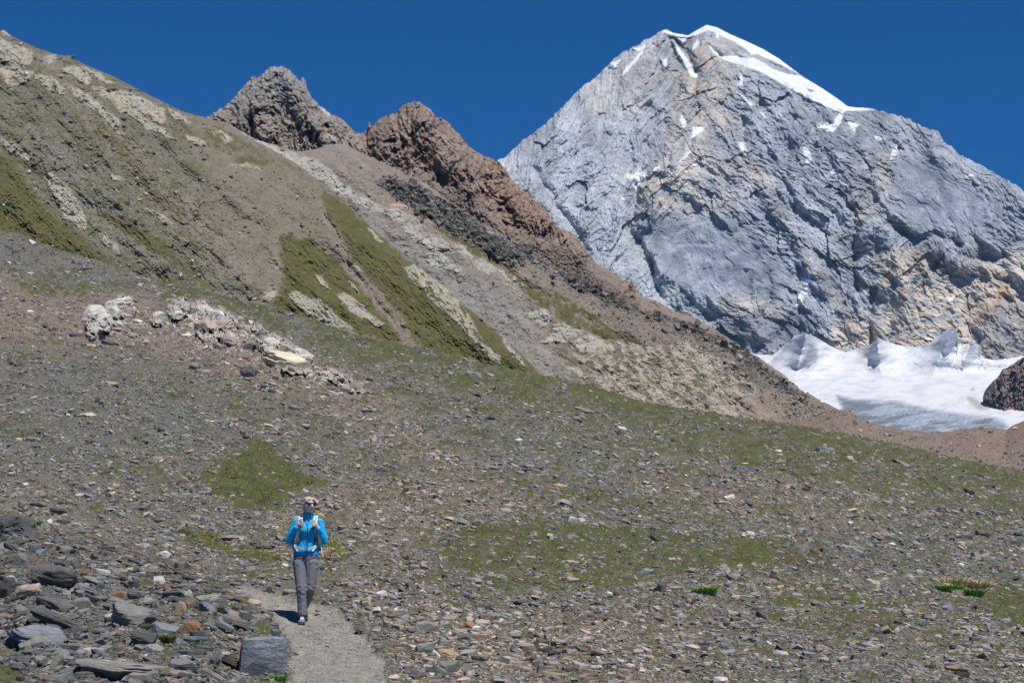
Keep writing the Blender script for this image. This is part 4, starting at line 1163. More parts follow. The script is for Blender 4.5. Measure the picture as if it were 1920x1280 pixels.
def merge_stones(name, P, M, S, C, mat, protos=PROTOS, sink=.15):
    """P centres, M rotations, S (n,3) sizes, C colours -> one mesh"""
    pid = rng.integers(0, len(protos), len(P))
    Vs, Ts, Cs = [], [], []; base = 0
    for k, (V, T) in enumerate(protos):
        m = np.where(pid == k)[0]
        if len(m) == 0: continue
        L = V[None] * S[m][:, None, :]
        W = np.einsum('nij,nvj->nvi', M[m], L) + P[m][:, None, :]
        W += M[m][:, None, :, 2] * (S[m][:, None, 2:3] * sink)
        Vs.append(W.reshape(-1, 3))
        Ts.append((T[None] + (np.arange(len(m)) * len(V))[:, None, None] + base).reshape(-1, 3))
        jit = 1 + rng.uniform(-.10, .10, (len(m), len(V), 1))
        Cs.append((np.repeat(C[m][:, None, :], len(V), 1) * jit).reshape(-1, 3))
        base += len(m) * len(V)
    return mesh_from(name, np.concatenate(Vs), np.concatenate(Ts), 3, np.concatenate(Cs), mat)


PAL = {'grey': (.215, .208, .192), 'blue': (.19, .20, .208), 'mauve': (.265, .225, .198), 'tan': (.31, .25, .19), 'pale': (.45, .43, .39),
       'rust': (.22, .14, .095), 'dark': (.085, .082, .078), 'pink': (.35, .275, .235), 'green': (.20, .205, .15), 'brown': (.19, .155, .125)}
PN = list(PAL); PC = np.array([PAL[k] for k in PN])


def pick_cols(n, pink, grey):
    base = np.array([.30, .17, .17, .055, .035, .012, .055, .02, .03, .15])
    wp = np.array([.10, .03, .34, .12, .08, .025, .02, .26, .0, .10])
    wg = np.array([.36, .33, .06, .03, .05, .012, .08, .01, .05, .05])
    w = base[None] * (1 - np.clip(pink + grey, 0, 1))[:, None] + wp[None] * pink[:, None] + wg[None] * grey[:, None]
    w /= w.sum(1, keepdims=True)
    cw = np.cumsum(w, 1)
    k = (rng.random(n)[:, None] > cw).sum(1).clip(0, len(PN) - 1)
    return PC[k] * rng.uniform(.62, 1.42, (n, 1)) * rng.uniform(.95, 1.05, (n, 3))


stone_mat = rock_mat("scree_stone", 14, .7, .02, var=.22, scale2=60)


def slope_normal(px, py):
    a = slope_P(px - 6, py); b = slope_P(px + 6, py)
    c = slope_P(px, py - 5); d = slope_P(px, py + 5)
    n = np.cross(b - a, c - d)
    n *= np.sign(n[:, 2:3])
    return n / np.linalg.norm(n, axis=1, keepdims=True)


def crest_fix(px, py):
    return np.maximum(py, CREST(px) + .5)


OUTCROP = [(160, 590), (200, 565), (245, 552), (262, 580), (300, 590), (330, 560), (362, 565), (420, 575), (450, 600), (500, 610), (560, 650), (600, 680), (650, 700), (690, 735),
           (660, 740), (610, 725), (560, 708), (500, 690), (450, 668), (380, 660), (340, 625), (260, 620), (240, 640), (170, 640)]


def scree():
    N = 900000
    px = rng.uniform(-260, 2330, N)
    v = rng.random(N)
    top = CREST(px)
    py = top + (1330 - top) * v
    near = np.clip((py - 560) / 700, 0, 1)
    g, path, pink, grey, n = slope_masks(px, py)
    coarse = fbm(px / 70, py / 26, 4, .6, 801) + .4 * fbm(px / 18, py / 8, 3, .6, 805)
    pile = poly(px, py, [(-300, 985), (120, 1000), (300, 1035), (420, 1100), (470, 1140), (530, 1210), (430, 1290), (400, 1400), (-300, 1400)], 20)
    pilek = pile
    pile2 = poly(px, py, [(640, 1120), (800, 1130), (1000, 1180), (1050, 1290), (780, 1290), (740, 1230), (720, 1180)], 25)
    mean = (3.25 + 3.6 * near ** 1.4) * np.clip(1 + 1.25 * coarse, .55, 2.1) * (1 + .75 * pile + .45 * pile2)
    u = rng.random(N)
    oc = poly(px, py, OUTCROP, 14)
    mean = mean * (1 + .9 * oc)
    w = mean * (.55 + .55 * (u ** -.42 - 1)).clip(.4, 4.2)
    w = np.where(path > .4, (w * .5).clip(0, 5.5), w)
    # keep a roughly constant cover
    dens = (3.9 / mean) ** 1.1 * (1 - .72 * g) * (1 - .62 * path) * np.clip(1.0 + 1.6 * fbm(px / 90, py / 30, 4, .6, 809), .5, 1.5)
    keep = rng.random(N) < dens
    # clear the hiker's feet and the big boulders a little
    keep &= ~((np.abs(px - 562) < 40) & (py > 1085) & (py < 1172) & (w > 3))
    px, py, w = px[keep], py[keep], w[keep]; pink, grey, g = pink[keep], grey[keep], g[keep]
    P = slope_P(px, py); D = slope_D(px, py)
    nrm = slope_normal(px, py) * .8 + np.array([0, 0, .35]) + np.array([.05, -.05, 0])
    n = len(px)
    W = w * D / F
    asp = rng.uniform(.6, 1.0, n); thick = rng.uniform(.5, 1.25, n)
    S = np.stack([W, W * asp, W * thick], 1)
    tilt = np.abs(rng.normal(0, R(13), n)) + (rng.random(n) < .12) * rng.uniform(0, R(40), n)
    M = frames(nrm, rng.uniform(0, 6.28, n), tilt, rng.uniform(0, 6.28, n))
    C = pick_cols(n, pink, grey)
    C *= (1 - .30 * pilek[keep])[:, None]
    oc = oc[keep]; pk = rng.random(n) < oc * .75
    C[pk] = np.array([(.46, .42, .375), (.40, .33, .29), (.50, .47, .43)])[rng.integers(0, 3, pk.sum())] * rng.uniform(.75, 1.15, (pk.sum(), 1))
    print("scree stones", n)
    o = merge_stones("scree", P, M, S, C, stone_mat)
    tag(o, kind="stuff")


scree()


def grid_normals(P):
    dx = np.gradient(P, axis=1); dy = np.gradient(P, axis=0)
    n = np.cross(dx, dy); n /= np.linalg.norm(n, axis=-1, keepdims=True) + 1e-9
    return n * np.sign(n[..., 2:3] + 1e-9)


def scatter_grid(name, Pg, W, count, wpx, cols, jit, mat, flat=1.0, scale_up=1.0):
    W = W[2:-2, 2:-2].ravel(); W = W / W.sum()
    idx = rng.choice(len(W), count, p=W)
    h, w_ = Pg.shape[0] - 4, Pg.shape[1] - 4
    i = idx // w_ + 2; j = idx % w_ + 2
    P = Pg[i, j] + (Pg[i, j + 1] - Pg[i, j]) * rng.random((count, 1)) + (Pg[i + 1, j] - Pg[i, j]) * rng.random((count, 1))
    N = grid_normals(Pg[::1, ::1])[i, j] * .7 + np.array([0, 0, .5])
    D = P[:, 1]
    u = rng.random(count)
    wp = wpx[0] * (1 + .55 * (u ** -.5 - 1)).clip(0, wpx[1] / wpx[0])
    Wd = wp * D / F
    S = np.stack([Wd, Wd * rng.uniform(.6, 1, count), Wd * rng.uniform(.9, 2.0, count) * flat], 1)
    M = frames(N, rng.uniform(0, 6.28, count), np.abs(rng.normal(0, R(18), count)), rng.uniform(0, 6.28, count))
    cc = np.array(cols)[rng.integers(0, len(cols), count)] * rng.uniform(1 - jit, 1 + jit, (count, 1))
    return tag(merge_stones(name, P, M, S, cc, mat), kind="stuff")


hill_stone = rock_mat("hillside_stone", 1.2, .7, .1, var=.25, scale2=6)
Pn, cn, keepn, palen = hn
scatter_grid("hillside_stones", Pn, keepn, 11000, (2.0, 13), [PAL['pale'], PAL['mauve'], PAL['grey'], PAL['tan'], (.34, .32, .27), (.15, .13, .11)], .35, hill_stone)
Pf, cf, darkf, brf = hf
scatter_grid("boulder_field", Pf, darkf ** 2 * sstep(-.35, .25, fbm(Pf[..., 0] / 9, Pf[..., 2] / 6, 3, .6, 811)) + .01 * brf, 3800, (4.0, 22), [(.15, .142, .13), (.10, .096, .09), (.20, .195, .18), (.16, .14, .11)], .35, hill_stone, 1.2)
scatter_grid("boulder_rubble", Pf, .05 + brf * .6 + darkf * .4, 6000, (2.0, 8), [(.12, .115, .11), (.25, .21, .18), (.17, .15, .14), (.36, .34, .31)], .35, hill_stone)
scatter_grid("moraine_stones", mo, np.ones(mo.shape[:2]), 9000, (1.8, 13), [(.26, .2, .165), (.16, .14, .125), (.36, .32, .28), (.21, .17, .15)], .35, hill_stone)


# ------------------------------------------------------------------ turf, moss and flowers
grass_mat = rock_mat("turf_blades", 3, .0, .01, var=.3, scale2=20, rough=.8)


def tufts(name, px, py, hpx, cols, mat, blades=4, lean=.5, wpx=1.3, spread=1.6):
    n = len(px)
    P = slope_P(px, py); D = slope_D(px, py)
    s = D / F
    Vs = []; Cs = []; cols = [tuple(np.array(c) * .95) for c in cols]
    for b in range(blades):
        a = rng.uniform(0, 6.28, n)
        off = np.stack([np.cos(a), np.sin(a) * 1.5, np.zeros(n)], 1) * (rng.random(n) * spread * s)[:, None]
        base = P + off
        a2 = rng.uniform(0, 6.28, n)
        wv = np.stack([np.cos(a2), np.sin(a2) * .6, np.zeros(n)], 1) * (wpx * .5 * s * rng.uniform(.7, 1.3, n))[:, None]
        hh = hpx * s * rng.uniform(.5, 1.2, n)
        tip = base + np.stack([np.cos(a) * lean * hh, np.sin(a) * lean * hh, hh], 1)
        Vs.append(np.stack([base - wv - [0, 0, .01], base + wv - [0, 0, .01], tip], 1))
        k = rng.integers(0, len(cols), n)
        cc = np.array(cols)[k] * rng.uniform(.7, 1.3, (n, 1))
        Cs.append(np.repeat(cc[:, None], 3, 1))
    V = np.concatenate(Vs).reshape(-1, 3); C = np.concatenate(Cs).reshape(-1, 3)
    T = np.arange(len(V)).reshape(-1, 3)
    return mesh_from(name, V, T, 3, C, mat)


def turf():
    N = 320000
    px = rng.uniform(-200, 2300, N); top = CREST(px); py = top + (1320 - top) * rng.random(N)
    g, path, pink, grey, n = slope_masks(px, py)
    m = rng.random(N) < g * .8 * (.4 + .6 * sstep(-.3, .3, fbm(px / 7, py / 3, 3, .6, 821)))
    px, py = px[m], py[m]
    dark = (px > 1830) & (py > 1080)
    print("turf tufts", len(px))
    hp = 1.6 + 2.4 * np.clip((py - 600) / 650, 0, 1)
    dry = fbm(px / 60, py / 22, 3, .6, 823) > .12
    gcols = [(.11, .15, .03), (.075, .115, .022), (.15, .165, .04), (.12, .11, .038)]
    dcols = [(.13, .12, .04), (.12, .10, .045), (.09, .10, .028), (.15, .125, .05)]
    a = tufts("turf", px[~dry], py[~dry], hp[~dry], gcols, grass_mat)
    tag(a, kind="stuff")
    a = tufts("dry_turf", px[dry], py[dry], hp[dry] * .9, dcols, grass_mat)
    tag(a, kind="stuff")
    # flowers
    F_ = [([(345, 992), (400, 998), (480, 1025), (540, 1040), (540, 1062), (440, 1045), (350, 1015)], 420),
          ([(598, 1000), (650, 1015), (648, 1052), (600, 1045)], 360),
          ([(400, 900), (600, 900), (520, 955), (420, 950)], 160),
          ([(520, 965), (548, 975), (535, 1005), (505, 990)], 130),
          ([(600, 1070), (700, 1080), (760, 1100), (640, 1105)], 160),
          ([(820, 1020), (1000, 990), (1300, 1060), (1000, 1110)], 240),
          ([(1400, 1020), (1560, 1070), (1500, 1140), (1400, 1120)], 200),
          ([(1490, 1120), (1530, 1122), (1520, 1145), (1495, 1140)], 60),
          ([(360, 760), (520, 780), (500, 800), (380, 790)], 50),
          ([(115, 1020), (130, 1022), (128, 1032), (116, 1032)], 18),
          ([(220, 1080), (300, 1090), (290, 1108), (230, 1100)], 45)]
    xs, ys = [], []
    for p, k in F_:
        p = np.array(p); x = rng.uniform(p[:, 0].min(), p[:, 0].max(), k * 4); y = rng.uniform(p[:, 1].min(), p[:, 1].max(), k * 4)
        ins = sd_poly(x, y, p) > 0
        ins &= fbm(x / 9, y / 5, 3, .6, 829) > -.08
        k = int(k * .7); xs.append(x[ins][:k]); ys.append(y[ins][:k])
    x = np.concatenate(xs); y = np.concatenate(ys)
    P = slope_P(x, y); s = slope_D(x, y) / F; n = len(x)
    P[:, 2] += s * rng.uniform(2.5, 5, n)
    ang = np.arange(6) / 6 * 2 * np.pi
    ring = np.stack([np.cos(ang), np.sin(ang) * .9, np.sin(ang) * .0], 1)
    nrm = np.stack([rng.normal(0, .35, n), rng.normal(-.45, .3, n), np.ones(n)], 1)
    M = frames(nrm, rng.uniform(0, 6.28, n), np.zeros(n), np.zeros(n))
    rad = s * rng.uniform(.5, .95, n)
    V = np.einsum('nij,vj->nvi', M, ring) * rad[:, None, None] + P[:, None]
    C = np.repeat((np.array([(.62, .47, .02), (.70, .58, .05), (.52, .36, .02)])[rng.integers(0, 3, n)])[:, None], 6, 1)
    tag(mesh_from("yellow_flowers", V.reshape(-1, 3), np.arange(n * 6).reshape(-1, 6), 6, C.reshape(-1, 3), grass_mat), kind="stuff")
    x = rng.uniform(250, 1950, 2600); y = CREST(x) + (1290 - CREST(x)) * rng.random(2600)
    g, path, _, _, _ = slope_masks(x, y)
    m = g > .5; x, y = x[m], y[m]; n = len(x)
    P = slope_P(x, y); s = slope_D(x, y) / F; P[:, 2] += s * 3
    V = ring[None] * (s * .55)[:, None, None] + P[:, None]
    V = V + np.array([0, 0, 1])[None, None] * (ring[None, :, 1:2] * (s * .4)[:, None, None])
    C = np.full((n * 6, 3), .62)
    tag(mesh_from("white_flowers", V.reshape(-1, 3), np.arange(n * 6).reshape(-1, 6), 6, C, grass_mat), kind="stuff")


turf()


# ------------------------------------------------------------------ single rocks
def slate_mat(name="slate_rock", zs=3.0, stain=.5, dist=.06):
    m = bpy.data.materials.new(name); m.use_nodes = True
    n = m.node_tree.nodes; l = m.node_tree.links
    b = n['Principled BSDF']; b.inputs['Roughness'].default_value = .78
    b.inputs['Specular IOR Level'].default_value = .35
    oi = n.new('ShaderNodeObjectInfo')
    tc = n.new('ShaderNodeTexCoord')
    add = n.new('ShaderNodeVectorMath'); add.operation = 'ADD'
    rnd = n.new('ShaderNodeMath'); rnd.operation = 'MULTIPLY'; rnd.inputs[1].default_value = 40
    l.new(oi.outputs['Random'], rnd.inputs[0])
    l.new(tc.outputs['Object'], add.inputs[0]); l.new(rnd.outputs[0], add.inputs[1])
    mp = n.new('ShaderNodeMapping'); mp.inputs['Scale'].default_value = (1.0, 1.0, zs); mp.inputs['Rotation'].default_value = (0, .25 if zs < 3 else 0, 0)
    l.new(add.outputs[0], mp.inputs[0])
    n1 = n.new('ShaderNodeTexNoise'); n1.inputs['Scale'].default_value = 2.6; n1.inputs['Detail'].default_value = 8
    n1.inputs['Roughness'].default_value = .68; n1.inputs['Distortion'].default_value = .6
    l.new(mp.outputs[0], n1.inputs[0])
    n2 = n.new('ShaderNodeTexNoise'); n2.inputs['Scale'].default_value = 14; n2.inputs['Detail'].default_value = 6; n2.inputs['Roughness'].default_value = .7
    l.new(add.outputs[0], n2.inputs[0])
    mr = n.new('ShaderNodeMapRange'); mr.inputs[1].default_value = .3; mr.inputs[2].default_value = .7
    mr.inputs[3].default_value = .62; mr.inputs[4].default_value = 1.4
    l.new(n1.outputs[0], mr.inputs[0])
    mr2 = n.new('ShaderNodeMapRange'); mr2.inputs[1].default_value = .3; mr2.inputs[2].default_value = .7
    mr2.inputs[3].default_value = .75; mr2.inputs[4].default_value = 1.25
    l.new(n2.outputs[0], mr2.inputs[0])
    mu = n.new('ShaderNodeMath'); mu.operation = 'MULTIPLY'; l.new(mr.outputs[0], mu.inputs[0]); l.new(mr2.outputs[0], mu.inputs[1])
    vs = n.new('ShaderNodeVectorMath'); vs.operation = 'SCALE'
    l.new(oi.outputs['Color'], vs.inputs[0]); l.new(mu.outputs[0], vs.inputs['Scale'])
    # warm weathering stain
    n3 = n.new('ShaderNodeTexNoise'); n3.inputs['Scale'].default_value = 1.7; n3.inputs['Detail'].default_value = 4
    l.new(add.outputs[0], n3.inputs[0])
    st = n.new('ShaderNodeMapRange'); st.inputs[1].default_value = .54; st.inputs[2].default_value = .68; st.inputs[4].default_value = stain
    l.new(n3.outputs[0], st.inputs[0])
    mx = n.new('ShaderNodeMix'); mx.data_type = 'RGBA'; mx.inputs[7].default_value = (.23, .17, .12, 1)
    l.new(st.outputs[0], mx.inputs[0]); l.new(vs.outputs[0], mx.inputs[6])
    # yellow-green lichen, amount in the object colour's alpha
    n4 = n.new('ShaderNodeTexNoise'); n4.inputs['Scale'].default_value = 6; n4.inputs['Detail'].default_value = 5; n4.inputs['Roughness'].default_value = .65
    l.new(add.outputs[0], n4.inputs[0])
    th = n.new('ShaderNodeMath'); th.operation = 'SUBTRACT'; th.inputs[0].default_value = 1.10
    l.new(oi.outputs['Alpha'], th.inputs[1])
    gt = n.new('ShaderNodeMath'); gt.operation = 'SUBTRACT'; l.new(n4.outputs[0], gt.inputs[0]); l.new(th.outputs[0], gt.inputs[1])
    lm = n.new('ShaderNodeMapRange'); lm.inputs[1].default_value = 0; lm.inputs[2].default_value = .03; lm.inputs[4].default_value = .9
    l.new(gt.outputs[0], lm.inputs[0])
    mx2 = n.new('ShaderNodeMix'); mx2.data_type = 'RGBA'; mx2.inputs[7].default_value = (.33, .36, .10, 1)
    l.new(lm.outputs[0], mx2.inputs[0]); l.new(mx.outputs[2], mx2.inputs[6])
    l.new(mx2.outputs[2], b.inputs['Base Color'])
    ad = n.new('ShaderNodeMath'); ad.operation = 'MULTIPLY_ADD'; ad.inputs[1].default_value = .4
    l.new(n2.outputs[0], ad.inputs[0]); l.new(n1.outputs[0], ad.inputs[2])
    bp = n.new('ShaderNodeBump'); bp.inputs['Strength'].default_value = .8; bp.inputs['Distance'].default_value = .06
    l.new(ad.outputs[0], bp.inputs['Height']); l.new(bp.outputs[0], b.inputs['Normal'])
    return m


SLATE = slate_mat()
SOLID = slate_mat("solid_rock", 1.25, .3, .1)


def rock_mesh(kind, seed):
    """unit rock: x -0.5..0.5, y -0.5..0.5, z 0..1, schist layers along z"""
    r = random.Random(seed * 7 + hash(kind) % 1 + {'slab': 1, 'block': 2, 'boulder': 3, 'wedge': 4, 'crag': 5}[kind] * 100)
    TH, LZ = 44, 13
    k = {'slab': r.randint(4, 6), 'block': 4, 'boulder': 9, 'wedge': 4, 'crag': r.randint(6, 8)}[kind]
    jit = {'slab': .3, 'block': .12, 'boulder': .2, 'wedge': .3, 'crag': .35}[kind]
    pts = []
    for j in range(k):
        a = 2 * math.pi * (j + .5 + r.uniform(-jit, jit)) / k
        rad = r.uniform(.42, .58) if kind != 'block' else r.uniform(.56, .64)
        pts.append((math.cos(a) * rad, math.sin(a) * rad))
    def rad_at(a):
        dx, dy = math.cos(a), math.sin(a); best = .6
        for (x1, y1), (x2, y2) in zip(pts, pts[1:] + pts[:1]):
            ex, ey = x2 - x1, y2 - y1
            den = dx * ey - dy * ex
            if abs(den) < 1e-6: continue
            t = (x1 * ey - y1 * ex) / den
            s = (x1 * dy - y1 * dx) / den
            if t > 0 and -.01 <= s <= 1.01: best = min(best, t) if best != .6 else t
        return best
    base_r = [rad_at(2 * math.pi * i / TH) for i in range(TH)]
    step = {'slab': .07, 'block': .012, 'boulder': .03, 'wedge': .03, 'crag': .02}[kind]
    layer = [r.uniform(-step, step) for _ in range(LZ)]
    ph = [r.uniform(0, 6.28) for _ in range(LZ)]
    def prof(z):
        if kind == 'boulder': return math.sqrt(max(.05, 1 - (abs(z - .42) / .66) ** 2.4))
        if kind == 'block': return 1 - .10 * z - .10 * max(0, z - .85) / .15
        if kind == 'slab': return 1 - .10 * max(0, z - .8) / .2 - .30 * max(0, .6 - z) / .6
        if kind == 'crag': return 1 - .35 * z ** 2
        return 1 - .28 * z
    V = []; tx, ty = r.uniform(-.25, .25), r.uniform(-.15, .15)
    if kind == 'wedge': tx = r.choice((-.8, .8))
    def topz(x, y, z):
        return z * (1 + tx * x * 1.2 + ty * y * 1.2)
    seedf = r.uniform(0, 90)
    for i in range(LZ):
        z = i / (LZ - 1)
        for j in range(TH):
            a = 2 * math.pi * j / TH
            rr_ = base_r[j] * prof(z) * (1 + layer[i] * (.6 + .4 * math.sin(a * 2 + ph[i])))
            x, y = math.cos(a) * rr_, math.sin(a) * rr_
            V.append((x, y, topz(x, y, z)))
    rings = 6
    for side, zi in ((1, LZ - 1), (0, 0)):
        for q in range(1, rings):
            f = 1 - q / rings
            for j in range(TH):
                x0, y0, z0 = V[zi * TH + j]
                V.append((x0 * f, y0 * f, topz(x0 * f, y0 * f, 1.0) if side else 0.0))
        V.append((0, 0, topz(0, 0, 1.0) if side else 0.0))
    V = np.array(V)
    nx = fbm(V[:, 0] * 5 + seedf, V[:, 2] * 9 + V[:, 1] * 3, 4, .6, 3); ny = fbm(V[:, 1] * 5 + seedf, V[:, 2] * 9 + V[:, 0] * 3, 4, .6, 7)
    nz = fbm(V[:, 0] * 4 + seedf, V[:, 1] * 4, 5, .6, 11)
    amp = {'slab': .03, 'block': .03, 'boulder': .07, 'wedge': .05, 'crag': .15}[kind]
    # stepped top: split sheets of schist
    stp = np.round((nz * 1.4 + V[:, 0] * .5) * 5) / 5
    V[:, 0] += nx * amp; V[:, 1] += ny * amp
    V[:, 2] += (nz * amp * 1.6 + stp * (.10 if kind == 'slab' else .02)) * sstep(.3, .9, V[:, 2])
    # cleave the rock with random planes: flat broken faces and sharp arrises
    rp = np.random.default_rng(seed * 31 + len(kind))
    cen0 = np.array([0, 0, .45]); np_, dmin, dmax, flatn = {'slab': (9, .34, .46, .35), 'block': (6, .42, .5, .9), 'boulder': (16, .34, .46, 1.), 'wedge': (10, .32, .44, .8), 'crag': (20, .30, .46, 1.)}[kind]
    for _ in range(np_):
        nv = rp.normal(size=3); nv[2] = nv[2] * flatn + (.25 if kind != 'slab' else 0)
        nv /= np.linalg.norm(nv)
        if nv[2] < -.3: nv[2] *= -1
        dd = (V - cen0) @ nv; lim = rp.uniform(dmin, dmax)
        ov = np.clip(dd - lim, 0, None); V -= ov[:, None] * nv[None] * .92
    Fq = []; Ft = []
    for i in range(LZ - 1):
        for j in range(TH):
            a, b = i * TH + j, i * TH + (j + 1) % TH
            Fq.append((a, b, b + TH, a + TH))
    nb = LZ * TH
    for side in (1, 0):
        prev = [(LZ - 1) * TH + j if side else j for j in range(TH)]
        for q in range(1, rings):
            cur = [nb + (q - 1) * TH + j for j in range(TH)]
            for j in range(TH):
                f = (prev[j], prev[(j + 1) % TH], cur[(j + 1) % TH], cur[j])
                Fq.append(f if side else f[::-1])
            prev = cur
        cen = nb + (rings - 1) * TH
        for j in range(TH):
            f = (prev[j], prev[(j + 1) % TH], cen)
            Ft.append(f if side else f[::-1])
        nb = cen + 1
    me = bpy.data.meshes.new("rock")
    me.from_pydata([tuple(v) for v in V], [], Fq + Ft)
    me.polygons.foreach_set('use_smooth', np.full(len(me.polygons), False))
    me.materials.append(SLATE if kind == 'slab' else SOLID)
    me.update()
    return me


ROCKS = {k: [rock_mesh(k, i) for i in range(n)] for k, n in (('slab', 9), ('block', 4), ('boulder', 5), ('wedge', 4), ('crag', 3))}
_rk = {k: 0 for k in ROCKS}
RC = {'grey': (.20, .198, .195), 'lgrey': (.28, .275, .265), 'blue': (.185, .205, .235), 'dark': (.10, .10, .102), 'brown': (.16, .128, .108), 'mauve': (.24, .205, .195),
      'tan': (.40, .29, .19), 'pale': (.50, .475, .435), 'white': (.62, .60, .57), 'rust': (.27, .14, .07), 'cream': (.60, .52, .38), 'pink': (.42, .335, .29),
      'green': (.27, .29, .23), 'pblue': (.30, .335, .36)}


def put_rock(px, py, w, h, roll=0, kind='slab', col='grey', label=None, group=None, lichen=0.0, yaw=None, name="rock", depth=None, cat="rock", tiltf=0.0):
    """px, py: middle of the rock's foot in the photograph; w, h its width and height there"""
    P = Vector(slope_P(np.array([px]), np.array([py]))[0]); D = float(slope_D(np.array([px]), np.array([py]))[0])
    mpp = D / F
    W = w * mpp
    dep = (depth if depth else {'slab': .75, 'block': .6, 'boulder': .8, 'wedge': .7, 'crag': .6}[kind]) * W
    hz = max(.32 * h, h - dep / mpp * .24) * mpp
    lst = ROCKS[kind]; me = lst[_rk[kind] % len(lst)]; _rk[kind] += 1
    o = bpy.data.objects.new(name, me); COL.objects.link(o)
    yw = yaw if yaw is not None else random.uniform(-.35, .35)
    n = slope_normal(np.array([px]), np.array([py]))[0]
    base = Vector((n[0] * .6, n[1] * .6, 1)).normalized()
    q = Vector((0, 0, 1)).rotation_difference(base).to_matrix()
    M = Matrix.Rotation(R(roll), 3, 'Y') @ Matrix.Rotation(R(tiltf), 3, 'X') @ q @ Matrix.Rotation(yw, 3, 'Z')
    o.matrix_world = Matrix.Translation(P + Vector((0, dep * .42, dep * .42 * .16)) - Vector((0, 0, hz * .12))) @ M.to_4x4() @ Matrix.Diagonal((W, dep, hz * 1.14, 1))
    # sits on slope behind: lift by slope rise under its centre
    c = RC[col]; k = random.uniform(.9, 1.1)
    o.color = (c[0] * k, c[1] * k, c[2] * k, lichen)
    tag(o, label, cat, group)
    return o


